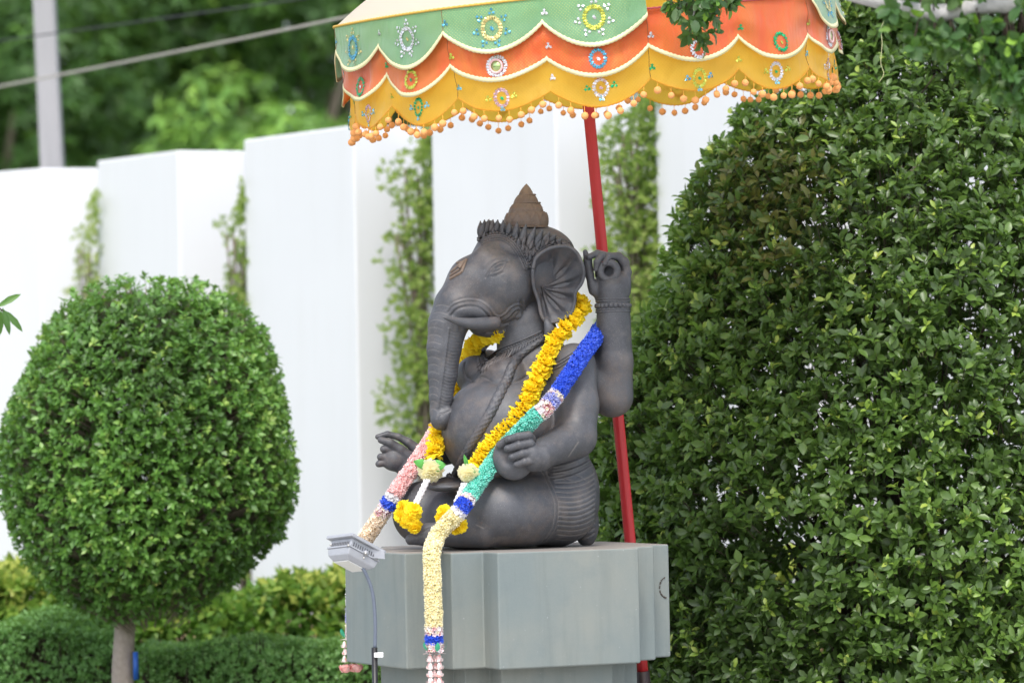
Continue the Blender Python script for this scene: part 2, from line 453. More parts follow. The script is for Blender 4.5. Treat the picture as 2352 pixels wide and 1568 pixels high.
def slab(name, s, z0, z1, bev):
    V, Fq = prism_geo(redent(s), z0, z1)
    o = obj(name, V, Fq, PEDM, ped, smooth=False)
    md = o.modifiers.new('bevel', 'BEVEL'); md.width = bev; md.segments = 3; md.limit_method = 'ANGLE'
    for p in o.data.polygons: p.use_smooth = True
    md.harden_normals = True
    return o
CAPB = PED_Z - 0.467
slab('cap_block', 1.0, CAPB, PED_Z, 0.008)
slab('shaft', 0.79, 0.12, CAPB - 0.001, 0.006)
slab('foot_block', 0.98, 0.0, 0.119, 0.008)
# scuff ring drawn on the right face of the cap
ft = [(1527, 1325), (1519, 1332), (1515, 1345), (1516, 1358), (1522, 1368), (1530, 1372)]
def on_plane(x, y, p0, n):
    a = P(x, y, 10.0); d = a - CAM; t = np.dot(p0 - CAM, n) / np.dot(d, n); return CAM + d * t
rp = redent(1.0)
fa, fb = [np.array([*rp[i], 1.0]) for i in (3, 4)]
nf = np.array([(fb - fa)[1], -(fb - fa)[0], 0]); nf /= np.linalg.norm(nf)
pp = [on_plane(x, y, fa, nf) + nf * 0.0012 for x, y in resample(ft, 1.5)]
mb = MB()
for i in range(0, len(pp) - 1):
    if random.random() < 0.25: continue
    V, Fq = tube_geo([pp[i], pp[i + 1]], 0.0022 + 0.002 * random.random(), 5); mb.add(V, Fq)
mb.build('scuff_mark', simple('rust_scuff', (0.07, 0.055, 0.045), 0.9), ped)

# ------------------------------------------------------------------ statue
st = empty('elephant_headed_statue', (*Pt(1160, 1245)[:2], PED_Z), 'dark grey stone seated elephant-headed figure with pointed crown, on the pedestal under the parasol', 'statue')
AF = R(52); f3 = np.array([-math.sin(AF), -math.cos(AF), 0]); l3 = np.array([math.cos(AF), -math.sin(AF), 0]); u3 = np.array([0, 0, 1.0])
BB = [l3, f3, u3]
q = PX
B = Sculpt(Pt(850, 1262, 260)[[0]].tolist() + [15.35, PED_Z - 0.02], [Pt(1470, 700, 0)[0], 16.62, Pt(1300, 690, 0)[2]], 0.0042)
def cn(S, a, ra, b, rb, k=12, op='add'): S.cone(Pt(*a), ra * q, Pt(*b), rb * q, k * q, op)
def el(S, c, r, basis=None, k=14, op='add'): S.ell(Pt(*c), np.array(r) * q, basis, k * q, op)
# torso
el(B, (1222, 880, 0), (138, 88, 88), BB)
el(B, (1235, 840, -5), (120, 60, 55), BB, 20)
el(B, (1168, 990, 45), (150, 156, 136), BB, 22)
el(B, (1240, 985, -20), (128, 110, 150), BB, 20)
el(B, (1155, 868, 72), (62, 48, 50), BB, 12)      # near breast
el(B, (1092, 862, 5), (52, 42, 46), BB, 12)        # far breast
cn(B, (1205, 740, 10), 66, (1222, 830, 0), 82, 14)  # neck
# near arm
cn(B, (1318, 838, 95), 50, (1326, 930, 135), 47, 18)
cn(B, (1326, 930, 135), 47, (1322, 1003, 165), 47, 14)
cn(B, (1322, 1003, 165), 46, (1228, 1050, 250), 32, 10)
# raised back arm
cn(B, (1335, 840, 10), 52, (1400, 905, 20), 50, 14)
cn(B, (1409, 912, 25), 45, (1410, 830, 32), 43, 10)
cn(B, (1410, 830, 32), 43, (1409, 700, 36), 38, 10)
# far arm
cn(B, (1120, 850, -90), 48, (1060, 1000, -110), 42, 12)
cn(B, (1060, 1020, -105), 40, (925, 1066, -20), 24, 8)
# hips, legs
el(B, (1262, 1130, 20), (120, 112, 128), BB, 16)
cn(B, (1285, 1160, 70), 88, (1150, 1175, 165), 78, 18)
el(B, (1195, 1172, 140), (108, 72, 78), None, 16)
cn(B, (1110, 1218, 185), 40, (985, 1228, 165), 26, 12)
cn(B, (985, 1228, 165), 26, (948, 1238, 160), 13, 8)
cn(B, (1200, 1150, -70), 88, (975, 1178, 20), 74, 18)
cn(B, (985, 1215, 60), 36, (1100, 1230, 120), 32, 12)
el(B, (1090, 1180, 60), (120, 90, 80), None, 14)
# lap cloth
B.ell(Pt(1022, 1118, 150), np.array([46, 34, 11]) * q, [l3, f3, u3], 0.003)
# sash tail at the back
el(B, (1346, 1200, -10), (30, 26, 56), None, 8)
# navel fold, groove between belly and breasts
cn(B, (1040, 1065, 196), 5, (1046, 1090, 190), 4, 6, 'sub')
zz = (B.lo[2] + B.h * np.arange(B.n[2]))[None, None, :]
B.g = np.maximum(B.g, PED_Z + 0.001 - zz).astype(np.float32)
V, Q = B.mesh(3); N = vert_normals(V, Q)
if np.mean(np.sum(N * B.normal(V), 1)) < 0: Q = Q[:, ::-1]; N = -N
line = np.zeros(len(V))
# chest creases
V = carve(V, N, [B.hits([(1075, 868), (1090, 877), (1103, 866), (1115, 868), (1133, 878), (1160, 882), (1185, 877), (1208, 866), (1222, 850)], 3)], -0.006, 0.006, line, 0.15)
V = carve(V, N, [B.hits([(1068, 832), (1066, 850), (1072, 868)], 3)], -0.006, 0.006)
# hip drape: border and pleats
bord = [(1245, 1083), (1264, 1125), (1274, 1162), (1268, 1210), (1245, 1244)]
V = carve(V, N, [B.hits(bord, 3), B.hits([(x + 9, y) for x, y in bord], 3)], -0.0035, 0.0028, line, 0.5)
pl = []
for i in range(13):
    y = 1108 + i * 10.8
    x0 = 1276 + (4 if i < 3 else 8) - abs(i - 6) * 0.8
    c = 10 * (1 - i / 14)
    pl.append(B.hits([(x0, y), ((x0 + 1350) / 2, y + 3 - c * 0.3), (1345, y - 2 - c * 0.7), (1366, y - 12 - c)], 4))
V = carve(V, N, pl, -0.0042, 0.0024, line, 1.0)
V = carve(V, N, [B.hits([(1268, 1090), (1300, 1086), (1330, 1093), (1352, 1108)], 4), B.hits([(1262, 1096), (1295, 1098), (1325, 1108)], 4)], -0.004, 0.003, line, 0.4)
# belt round the waist
blt = [(1272, 1080), (1300, 1075), (1335, 1062), (1370, 1040)]
for dy, dd in ((-8, 0.005), (2, -0.004), (8, 0.006), (16, -0.004), (22, 0.005)):
    V = carve(V, N, [B.hits([(x, y + dy) for x, y in blt], 4)], dd, 0.004, line, 0.3)
# crossed shin crease
V = carve(V, N, [B.hits([(940, 1234), (962, 1224), (1000, 1206), (1040, 1194)], 4)], -0.007, 0.006)
# scratches
V = carve(V, N, [B.hits([(1306, 1048), (1318, 1030), (1328, 1015)], 3), B.hits([(1095, 1205), (1110, 1212)], 3)], -0.001, 0.003, line, 0.9)
body = obj('body', V, Q, STONE, st); vattr(body.data, 'line', line)

# head -------------------------------------------------------------------------------
HC = (1195, 640); AH = R(64); sh_, ch_ = math.sin(AH), math.cos(AH)
hf = np.array([-sh_, -ch_, 0]); hl = np.array([ch_, -sh_, 0]); HB = [hl, hf, u3]
def M(x, y, b=0.0):
    a = (HC[0] + b * ch_ - x) / sh_
    return Pt(x, y, a * ch_ + b * sh_)
H = Sculpt([Pt(955, 990, 230)[0], 15.50, Pt(1000, 1000)[2]], [Pt(1345, 700)[0], 16.30, Pt(1200, 500)[2]], 0.0036)
def hc(x0, y0, b0, r0_, x1, y1, b1, r1, k=10, op='add'): H.cone(M(x0, y0, b0), r0_ * q, M(x1, y1, b1), r1 * q, k * q, op)
def he(x, y, b, r, k=12, op='add', bs=None): H.ell(M(x, y, b), np.array(r) * q, HB if bs is None else bs, k * q, op)
he(1208, 628, 0, (88, 100, 92))
he(1147, 578, 0, (58, 56, 48), 16)
he(1232, 605, 0, (78, 78, 66))
hc(1148, 620, 0, 64, 1090, 650, 0, 60, 16)
hc(1090, 650, 0, 60, 1050, 705, 0, 53, 16)
he(1122, 600, 34, (34, 40, 36), 18); he(1122, 600, -34, (34, 40, 36), 18)   # brow bosses
trunk = [(1050, 705, 53), (1029, 745, 45), (1020, 800, 39), (1017, 860, 33), (1013, 910, 27), (1011, 945, 23)]
for a, b_ in zip(trunk[:-1], trunk[1:]): hc(a[0], a[1], 0, a[2], b_[0], b_[1], 0, b_[2], 6)
hc(1011, 945, 0, 23, 1013, 964, 8, 24, 6)
hc(1016, 962, 18, 17, 1030, 946, 22, 12, 6)
for s in (1, -1):
    he(1158, 652, s * 42, (62, 72, 72), 16)
    he(1150, 700, s * 40, (40, 60, 40), 14)
    hc(1108, 712, s * 46, 24, 1060, 712, s * 40, 17, 10)      # tusk sheath
hc(1105, 742, 0, 30, 1160, 742, 0, 42, 12)
hc(1160, 742, 0, 42, 1215, 740, 0, 58, 14)
hc(1125, 722, 30, 18, 1185, 716, 56, 16, 8)                   # lip roll
hc(1200, 720, 0, 62, 1215, 800, 0, 66, 12)
# hollow under the tusk and mouth corner
hc(1088, 748, 52, 10, 1064, 752, 50, 8, 6, 'sub')
hc(1120, 752, 62, 5, 1175, 740, 74, 4, 5, 'sub')
cutz = Pt(1200, 806)[2]
V, Q = H.mesh(3); N = vert_normals(V, Q)
if np.mean(np.sum(N * H.normal(V), 1)) < 0: Q = Q[:, ::-1]; N = -N
line = np.zeros(len(V))
rid = [(1034, 720), (1046, 706), (1072, 698), (1098, 700), (1118, 714), (1131, 730), (1148, 736), (1167, 727), (1180, 713), (1192, 708), (1198, 716), (1192, 727)]
def off(pts, d):
    p = np.array(pts, float); t = np.gradient(p, axis=0); n = np.stack([t[:, 1], -t[:, 0]], 1); return p + unit(n) * d
for o_, dd in ((0, 0.0038), (5, -0.0028), (9.5, 0.0022), (13.5, -0.0018), (-5.5, -0.0045)):
    V = carve(V, N, [H.hits(off(rid, o_), 3)], dd, 0.0040, line, 0.06)
V = carve(V, N, [H.hits([(1195, 724), (1180, 738), (1155, 748), (1125, 752)], 3)], 0.006, 0.006)
V = carve(V, N, [H.hits([(1196, 734), (1178, 748), (1150, 760), (1118, 764)], 3)], -0.005, 0.005)
for o_, dd in ((0, 0.004), (7, -0.003), (14, 0.003)):
    V = carve(V, N, [H.hits(off([(1200, 735), (1206, 712), (1203, 690)], o_), 3)], dd, 0.005)
# eye
V = carve(V, N, [H.hits([(1116, 637), (1125, 620), (1137, 608), (1152, 601), (1166, 598)], 2)], -0.0055, 0.0036, line, 0.1)
V = carve(V, N, [H.hits([(1123, 633), (1130, 620), (1140, 611), (1154, 605), (1164, 602)], 2)], 0.0045, 0.0034)
V = carve(V, N, [H.hits([(1129, 627), (1134, 618), (1144, 612), (1156, 608)], 2)], -0.0035, 0.0026, line, .1)
V = carve(V, N, [H.hits([(1126, 630), (1139, 627), (1151, 621), (1161, 607)], 2)], 0.0035, 0.003)
V = carve(V, N, [H.hits([(1130, 636), (1142, 633), (1155, 625)], 2)], -0.003, 0.0034)
V = carve(V, N, [H.hits([(1138, 621), (1147, 616)], 2)], 0.006, 0.0055)
V = carve(V, N, [H.hits([(1112, 612), (1124, 600), (1140, 592), (1156, 588)], 3)], 0.003, 0.009)
# trunk wrinkles: arcs on the front face, ribs on the side
wr = []
for i in range(15):
    y = 700 + i * 17
    xl = np.interp(y, [700, 745, 800, 860, 910, 950], [999, 984, 981, 984, 986, 988]); wd = np.interp(y, [700, 950], [36, 16])
    wr.append(H.hits([(xl + 1, y + 3), (xl + wd * .3, y), (xl + wd * .65, y + 1), (xl + wd, y + 5)], 3))
V = carve(V, N, wr, -0.0016, 0.0018, line, 0.6)
rb = []
for i in range(24):
    y = 762 + i * 7.6
    xr = np.interp(y, [760, 800, 860, 910, 940], [1064, 1057, 1049, 1040, 1034]); xm = np.interp(y, [760, 940], [1028, 1008])
    rb.append(H.hits([(xm + 2, y - 3), ((xm + xr) / 2, y + 2), (xr - 1, y + 1)], 3))
V = carve(V, N, rb, -0.0018, 0.0022, line, 0.15)
V = carve(V, N, [H.hits([(1031, 755), (1024, 810), (1016, 870), (1007, 935)], 4)], 0.005, 0.0045)
V = carve(V, N, [H.hits([(1003, 960), (1010, 950), (1022, 948), (1034, 942)], 2)], -0.004, 0.004, line, 0.2)
# forehead edge behind the diadem
head = obj('head', V, Q, STONE, st); vattr(head.data, 'line', line)

# tusk, forehead mark
def tusk(b, vis):
    base = M(1142, 740, b - 8); tip = M(1014, 727, b + 14) if vis else M(1030, 735, b - 8)
    t = np.linspace(0, 1, 14)
    pth = [base * (1 - s) + tip * s + np.array([0, 0, -0.016 * math.sin(math.pi * s)]) for s in t]
    V, Fq = tube_geo(pth, [0.0285 * (1 - s ** 1.8) ** 0.8 + 0.001 for s in t], 18)
    return obj('tusk', V, Fq, STONE, st)
tusk(64, True); tusk(-60, False)
mk = []
for (x0, y0, x1, y1, x2, y2, x3, y3) in (((1036, 622, 1046, 606, 1056, 611, 1044, 630)), ((1031, 642, 1037, 628, 1058, 618, 1060, 626)), ((1046, 606, 1056, 600, 1072, 592, 1060, 624)),):
    mk.append([H.hit(x, y) for x, y in ((x0, y0), (x1, y1), (x2, y2), (x3, y3))])
mb = MB()
for (x0, y0), (x1, y1), r_ in (((1034, 640), (1060, 625), 3.6), ((1034, 633), (1056, 618), 3.2), ((1036, 625), (1052, 611), 3.2), ((1060, 625), (1071, 596), 3.6), ((1052, 612), (1068, 600), 5), ((1050, 604), (1062, 602), 3.4), ((1056, 616), (1064, 604), 6)):
    pts = H.hits([(x0, y0), (x1, y1)], 3); V, Fq = tube_geo(pts - np.array([0, 0.002, 0]), r_ * q, 6); mb.add(V, Fq)
mb.build('forehead_mark', STONE_BROWN, st, smooth=False)

# ear ------------------------------------------------------------------------------
OUT = [(1224, 618), (1231, 593), (1251, 576), (1275, 567), (1305, 567), (1325, 581), (1337, 606), (1341, 628), (1336, 650), (1322, 671), (1320, 692), (1312, 719), (1295, 731), (1270, 740), (1253, 737), (1243, 721), (1237, 692), (1227, 662), (1224, 640), (1224, 618)]
oc = resample(OUT, 2.5)[:-1]
hx, hy = 1245, 660
def ear_geo(side):
    n = len(oc); RN = 18; Vv = []; ang = np.arctan2(oc[:, 1] - hy, oc[:, 0] - hx)
    for fb in (0, 1):
        for r_ in range(RN):
            t = r_ / (RN - 1)
            for j in range(n):
                x = hx + (oc[j, 0] - hx) * t; y = hy + (oc[j, 1] - hy) * t
                w_ = 66 + 14 * t * t - 0.16 * (x - 1285)
                a = ang[j]
                fan = -1.35 < a < 1.75
                if fb == 0:
                    w_ += 15 * (t ** 4) * max(0.0, min(1.0, (-(y - 690) / 80.0))) + 5 * t ** 6
                    w_ -= 19 * math.sin(math.pi * t ** 0.8)
                    if fan: w_ += 6.5 * (1 - 1.9 * abs(math.sin((a + 1.35) * 5.8 + 1.3 * t)) ** 4) * min(1, t * 2.2) * min(1, (1 - t) * 6)
                    if x < 1250 and t < .95: w_ += 8 * math.exp(-((x - 1236) / 9) ** 2 - ((y - 645) / 30) ** 2)
                else: w_ -= 16 + 4 * (1 - t)
                if side < 0: Vv.append(None)
                Vv[-1:] = [Pt(x, y, w_)] if side < 0 else Vv[-1:]
                if side > 0: Vv.append(Pt(x, y, w_))
    Fq = []
    for fb in (0, 1):
        o_ = fb * RN * n
        for r_ in range(RN - 1):
            for j in range(n):
                k = (j + 1) % n; f_ = (o_ + r_ * n + j, o_ + (r_ + 1) * n + j, o_ + (r_ + 1) * n + k, o_ + r_ * n + k)
                Fq.append(f_ if fb else f_[::-1])
    for j in range(n):
        k = (j + 1) % n; a = (RN - 1) * n; b_ = a + RN * n; Fq.append((a + j, a + k, b_ + k, b_ + j))
    return np.array(Vv), Fq
V, Fq = ear_geo(1)
ear = obj('ear', V, Fq, STONE, st); vattr(ear.data, 'line', np.zeros(len(V)))
V2, F2 = tube_geo([Pt(x, y, 66 + 14 + 5 + 15 * max(0.0, min(1.0, (-(y - 690) / 80.0))) - 0.16 * (x - 1285)) for x, y in resample(OUT, 5)], 4.2 * q, 8)
obj('ear_rim', V2, F2, STONE, ear)
# far ear mirrored through the head's middle plane
c0 = M(1195, 640, 0); dvec = V - c0; Vm = c0 + dvec - 2 * np.outer(dvec @ hl, hl)
obj('ear', Vm, [f[::-1] for f in Fq], STONE, st)
# snake head ornament hanging by the ear
V, Fq = tube_geo([Pt(1254, 728, 92), Pt(1256, 738, 96), Pt(1262, 752, 98), Pt(1258, 768, 96), Pt(1250, 778, 92)], [3 * q, 7 * q, 12 * q, 9 * q, 5 * q], 12)
obj('ear_pendant', V, Fq, STONE, st)

# crown ---------------------------------------------------------------------------
crown = empty('crown', Pt(1209, 520, -6)); setparent(crown, st)
def lathe(cx, cw, prof, nseg, name, mat, mod=None, lean=0.0):
    Vv = []; y0 = prof[0][1]
    for r_, y in prof:
        c = Pt(cx + lean * (y0 - y), y, cw)
        for j in range(nseg):
            a = 2 * math.pi * j / nseg; rr = r_ * q * (1 + (mod(a, y) if mod else 0))
            Vv.append(c + np.array([math.cos(a) * rr, math.sin(a) * rr, 0]))
    Fq = [(i * nseg + j, i * nseg + (j + 1) % nseg, (i + 1) * nseg + (j + 1) % nseg, (i + 1) * nseg + j) for i in range(len(prof) - 1) for j in range(nseg)]
    Fq.append(tuple(range(nseg))[::-1])
    return obj(name, Vv, Fq, mat, crown)
def petals(n, amp, y0, y1):
    def f_(a, y):
        t = (y - y1) / (y0 - y1)            # 0 top .. 1 bottom
        ph = (a * n / (2 * math.pi)) % 1.0
        e = abs(ph - 0.5) * 2
        inside = e < math.sin(min(1, max(0, t)) * math.pi / 2) ** 0.8
        rim_ = abs(e - math.sin(min(1, max(0, t)) * math.pi / 2) ** 0.8) < 0.16
        return amp * (1.6 if rim_ else (0.5 if inside else -0.4))
    return f_
lin = lambda a, b, n: [a + (b - a) * i / (n - 1) for i in range(n)]
tiers = [((48, 521), (49, 505), (45, 489), 18, 'crown_tier', petals(14, .035, 520, 490)),
         ((39, 488), (37, 478), (30, 467), 14, 'crown_tier', petals(22, .02, 488, 470)),
         ((28, 466), (25, 456), (19, 448), 12, 'crown_tier', petals(18, .02, 466, 450)),
         ((17, 447), (11, 436), (0.4, 422), 12, 'crown_finial', None)]
for p0, p1, p2, n, nm, md in tiers:
    prof = []
    for i in range(n):
        t = i / (n - 1); r_ = (1 - t) ** 2 * p0[0] + 2 * t * (1 - t) * (2 * p1[0] - (p0[0] + p2[0]) / 2) + t * t * p2[0]; prof.append((r_, p0[1] + (p2[1] - p0[1]) * t))
    lathe(1208, -6, prof, 112, nm, STONE_BROWN, md, 0.05)
for y, r_ in ((488.5, 42), (466.5, 30.5), (447.5, 18.5), (523, 52)):
    lathe(1208 + 0.05 * (521 - y), -6, [(r_ - 3, y + 2.2), (r_ + .5, y + 1.8), (r_ + 1.6, y), (r_ + .5, y - 1.6), (r_ - 3, y - 2)], 64, 'crown_ring', STONE_BROWN)
# dome of the crown behind the tiara
dome = Sculpt([Pt(1080, 700, 150)[0], 15.6, Pt(1200, 640)[2]], [Pt(1340, 600)[0], 16.3, Pt(1200, 500)[2]], 0.005)
dome.ell(M(1212, 580, 0), np.array([90, 102, 64]) * q, HB, 0.01)
dome.ell(M(1240, 590, 0), np.array([82, 82, 66]) * q, HB, 0.03)
dome.ell(M(1168, 574, 0), np.array([78, 66, 46]) * q, HB, 0.02)
Vd, Qd = dome.mesh(2); Nd = vert_normals(Vd, Qd)
if np.mean(np.sum(Nd * dome.normal(Vd), 1)) < 0: Qd = Qd[:, ::-1]
# keep only what is above the diadem
o = obj('crown_cap', Vd, Qd, STONE, crown); vattr(o.data, 'line', np.zeros(len(Vd)))
def hd(x, y):
    c = [p for p in (H.hit(x, y), dome.hit(x, y)) if p is not None]
    return min(c, key=lambda p: p[1]) if c else M(x, y, 0)
pathA = [(1102, 555), (1114, 546), (1138, 540), (1160, 543), (1180, 556), (1194, 574), (1205, 594), (1215, 616)]
pathB = [(1215, 616), (1224, 594), (1240, 575), (1262, 563), (1290, 560), (1306, 568)]
dm = MB()
for pth in (pathA, pathB):
    for o_, r_ in ((0, 2.6), (-4.5, 2.2), (9, 2.6)):
        pp = [hd(x, y) for x, y in resample(off(pth, o_ if pth is pathA else o_), 3)]
        V, Fq = tube_geo(pp, r_ * q, 8); dm.add(V, Fq)
    for x, y in resample(off(pth, 4.6), 8):
        p = hd(x, y); V, Fq = sphere_geo(p, 4.2 * q, 10, 6); dm.add(V, Fq)
        V, Fq = sphere_geo(p - np.array([0, 3.2 * q, 0]), 2.0 * q, 6, 4); dm.add(V, Fq)
# scallop fringe under the diadem
pp = [hd(x, y) for x, y in resample(off(pathA, -10), 3)]
V, Fq = tube_geo(pp, 2.6 * q, 6); dm.add(V, Fq)
for x, y in resample(off(pathA, -7), 6): V, Fq = sphere_geo(hd(x, y), 2.2 * q, 6, 4); dm.add(V, Fq)
dm.build('diadem', STONE, crown)
def leaf_solid(base, up, side, out, h_, w_, d_):
    """carved pointed leaf standing on base"""
    prof = [(0, .55), (.2, .95), (.4, 1.0), (.62, .8), (.82, .42), (1.0, .03)]
    Vv = []
    for t, k in prof:
        lean = 0.16 * t * t
        for s, dd in ((-1, 0.0), (-.45, .7), (0, 1.0), (.45, .7), (1, 0.0), (0, -.55)):
            Vv.append(base + up * h_ * t + side * (w_ * k * s) + out * (d_ * dd * (0.5 + 0.5 * k) + lean * h_))
    Fq = []
    for i in range(len(prof) - 1):
        for j in range(6): Fq.append((i * 6 + j, i * 6 + (j + 1) % 6, (i + 1) * 6 + (j + 1) % 6, (i + 1) * 6 + j))
    Fq += [tuple(range(6))[::-1], tuple((len(prof) - 1) * 6 + j for j in range(6))]
    return np.array(Vv), Fq
bases = [(1104, 541), (1114, 534), (1126, 531), (1139, 531), (1153, 533), (1167, 537), (1182, 545), (1197, 554), (1213, 563), (1230, 561), (1247, 557), (1262, 554), (1277, 557), (1290, 563), (1301, 570)]
tips = [(1110, 505), (1121, 502), (1133, 503), (1147, 505), (1161, 506), (1176, 511), (1192, 511), (1210, 515), (1229, 520), (1245, 525), (1261, 530), (1275, 537), (1289, 546), (1299, 556), (1308, 562)]
MIR = lambda V: np.asarray(V) - 2 * np.outer((np.asarray(V) - c0) @ hl, hl)
b3 = [hd(*p) for p in bases]
b3 = np.array(b3); b3[:, 1] = np.convolve(np.pad(b3[:, 1], 1, mode='edge'), np.ones(3) / 3, 'valid')
t3 = np.array([P(tx, ty, b_[1] + (0.012 if i > 5 else 0.0)) for i, ((tx, ty), b_) in enumerate(zip(tips, b3))])
cen = M(1212, 560, 0)
wallv = []
for mir in (False, True):
    B3, T3 = (MIR(b3), MIR(t3)) if mir else (b3, t3); wv = []
    for i in range(len(B3)):
        o_ = B3[i] - cen; o_[2] = 0; o_ = unit(o_); up_ = T3[i] - B3[i]
        for k in range(2):
            if k and i == len(B3) - 1: continue
            bb, uu = (B3[i], up_) if not k else ((B3[i] + B3[i + 1]) / 2, (up_ + T3[i + 1] - B3[i + 1]) / 2 * .8)
            for h_, d_ in ((-.25, -4), (-.25, 2.5), (.62, 3), (.80, 0), (.62, -4)): wv.append(bb + uu * h_ + o_ * d_ * q)
        side = B3[min(i + 1, len(B3) - 1)] - B3[max(i - 1, 0)]; un = unit(up_); side = unit(side - un * (side @ un)); out_ = unit(np.cross(side, un)); out_ = out_ if out_ @ o_ > 0 else -out_
        V, Fq = leaf_solid(B3[i] - up_ * .1 + out_ * 2.5 * q, un, side, out_, np.linalg.norm(up_) * 1.08, 9.4 * q, 4.4 * q)
        obj('crown_leaf', V, Fq, STONE, crown)
        if i % 2 == 0 and not mir or i > 6 and not mir:
            V, Fq = leaf_solid(B3[i] - up_ * .2 + side * 6 * q + out_ * 5 * q, un, side, out_, np.linalg.norm(up_) * .55, 5.5 * q, 4 * q); obj('crown_leaf', V, Fq, STONE, crown)
    n_ = len(wv) // 5
    obj('crown_band', wv, [(i * 5 + j, i * 5 + (j + 1) % 5, (i + 1) * 5 + (j + 1) % 5, (i + 1) * 5 + j) for i in range(n_ - 1) for j in range(5)] + [tuple(range(5))[::-1], tuple((n_ - 1) * 5 + j for j in range(5))], STONE, crown, True)
for (x, y) in ((1190, 566), (1200, 578), (1209, 592), (1217, 600), (1225, 588), (1233, 576), (1244, 569), (1256, 562)):
    b_ = hd(x, y); o_ = b_ - cen; o_[2] = 0; o_ = unit(o_); V, Fq = leaf_solid(b_, unit(np.array([.12, 0, 1.0])), unit(np.cross(u3, o_)), o_, 20 * q, 6.5 * q, 5 * q); obj('crown_leaf', V, Fq, STONE, crown)
# rosette at the joint of the two bands
rs = MB()
for (x, y, r_) in ((1222, 563, 9), (1236, 556, 7), (1258, 548, 6), (1280, 552, 6)):
    p = hd(x, y); V, Fq = sphere_geo(p, r_ * .7 * q, 10, 6); rs.add(V, Fq)
    for k in range(9):
        a = k * 2 * math.pi / 9; V, Fq = sphere_geo(hd(x + math.cos(a) * r_, y + math.sin(a) * r_), 2.4 * q, 6, 4); rs.add(V, Fq)
rs.build('rosette', STONE, crown)

# necklace ---------------------------------------------------------------------------
nk = MB()
def bh(x, y):
    c = [p for p in (B.hit(x, y), H.hit(x, y)) if p is not None]
    return min(c, key=lambda p: p[1]) if c else Pt(x, y, 0)
up_edge = [(1245, 760), (1212, 775), (1180, 788), (1150, 800), (1124, 818), (1112, 822), (1110, 810), (1118, 796), (1130, 786)]
mid_edge = [(1247, 768), (1214, 785), (1182, 799), (1152, 811), (1126, 829), (1110, 834), (1104, 822), (1108, 806), (1122, 790)]
low_edge = [(1250, 782), (1218, 800), (1186, 816), (1156, 830), (1128, 846), (1103, 858), (1095, 842), (1097, 822), (1110, 800)]
for pth, r_ in ((up_edge, 3.0), (mid_edge, 2.6)):
    V, Fq = tube_geo([bh(x, y) for x, y in resample(pth, 3)], r_ * q, 8); nk.add(V, Fq)
ra, rb_ = resample(mid_edge, 3), resample(low_edge, 3)
for i in range(0, 30):
    t = i / 29; a = ra[int(t * (len(ra) - 1))]; b_ = rb_[int(t * (len(rb_) - 1))]
    c = (b_ - a); sk = np.array([-0.35 * abs(c[1]), 0]) if t < .65 else np.array([0, 0])
    V, Fq = tube_geo([bh(*a), bh(*(a + c * .6 + sk * .4)), bh(*(b_ + sk))], [2.6 * q, 4.0 * q, 1.2 * q], 6); nk.add(V, Fq)
for x, y in resample([((a[0] + b_[0]) / 2, (a[1] + b_[1]) / 2) for a, b_ in zip(up_edge, mid_edge)], 6):
    V, Fq = sphere_geo(bh(x, y), 2.6 * q, 6, 4); nk.add(V, Fq)
nk.build('necklace', STONE, st)
# sacred cord, a snake with a cross-hatched skin
cp = [(1258, 776), (1240, 784), (1223, 795), (1203, 810), (1186, 826), (1174, 846), (1167, 866), (1158, 885), (1148, 905), (1137, 927), (1126, 949), (1112, 972), (1099, 994), (1087, 1013), (1077, 1031), (1066, 1050), (1055, 1068), (1046, 1086), (1038, 1098), (1030, 1090)]
cw3 = np.array([bh(x, y) for x, y in resample(cp, 2)])
cw3[:, 1] = np.convolve(np.pad(cw3[:, 1], 6, mode='edge'), np.ones(13) / 13, 'valid')
n_ = len(cw3); rr = [q * (6.5 + 5.5 * math.sin(math.pi * min(1, max(0, (i / n_)))) ** 1.0) for i in range(n_)]
V, Fq = tube_geo(cw3, rr, 26, mod=lambda i, th: 1 + 0.16 * (np.abs(np.sin(3.5 * th + i * 0.45)) + np.abs(np.sin(3.5 * th - i * 0.45)) - 1.2))
o = obj('sacred_cord', V, Fq, STONE, st); o['label'] = 'carved snake cord with cross-hatched scales'
# arm band and shoulder pleats
ab = MB()
for o_ in (0, 7, 14):
    V, Fq = tube_geo([bh(x, y) for x, y in resample([(1262, 838 + o_), (1285, 828 + o_), (1310, 812 + o_), (1340, 790 + o_), (1358, 770 + o_)], 3)], 2.6 * q, 8); ab.add(V, Fq)
for x, y in resample([(1266, 842), (1290, 832), (1314, 815), (1342, 794)], 8): V, Fq = sphere_geo(bh(x, y), 3.4 * q, 8, 5); ab.add(V, Fq)
ab.build('armlet', STONE, st)
# bracelet of the raised hand
def ring_stack(name, c, wlist, axis=(0, 0, 1)):
    mb_ = MB()
    for dy, r_, t_ in wlist:
        cc = Pt(c[0], c[1] + dy, c[2]); pts = [cc + r_ * q * np.array([math.cos(a), math.sin(a) * .95, 0]) for a in np.linspace(0, 2 * math.pi, 33)]
        V, Fq = tube_geo(pts, t_ * q, 8); mb_.add(V, Fq)
    return mb_
mb = ring_stack('bracelet', (1408, 700, 36), [(-13, 37.5, 2.6), (-8, 38, 2.6), (11, 38, 2.6), (16, 38.5, 2.6), (2, 33, 8)])
for k in range(22):
    a = k * 2 * math.pi / 22; cc = Pt(1408, 702, 36) + 36.5 * q * np.array([math.cos(a), math.sin(a), 0]); V, Fq = sphere_geo(cc, 6.6 * q, 8, 6); mb.add(V, Fq)
mb.build('bracelet', STONE, st)

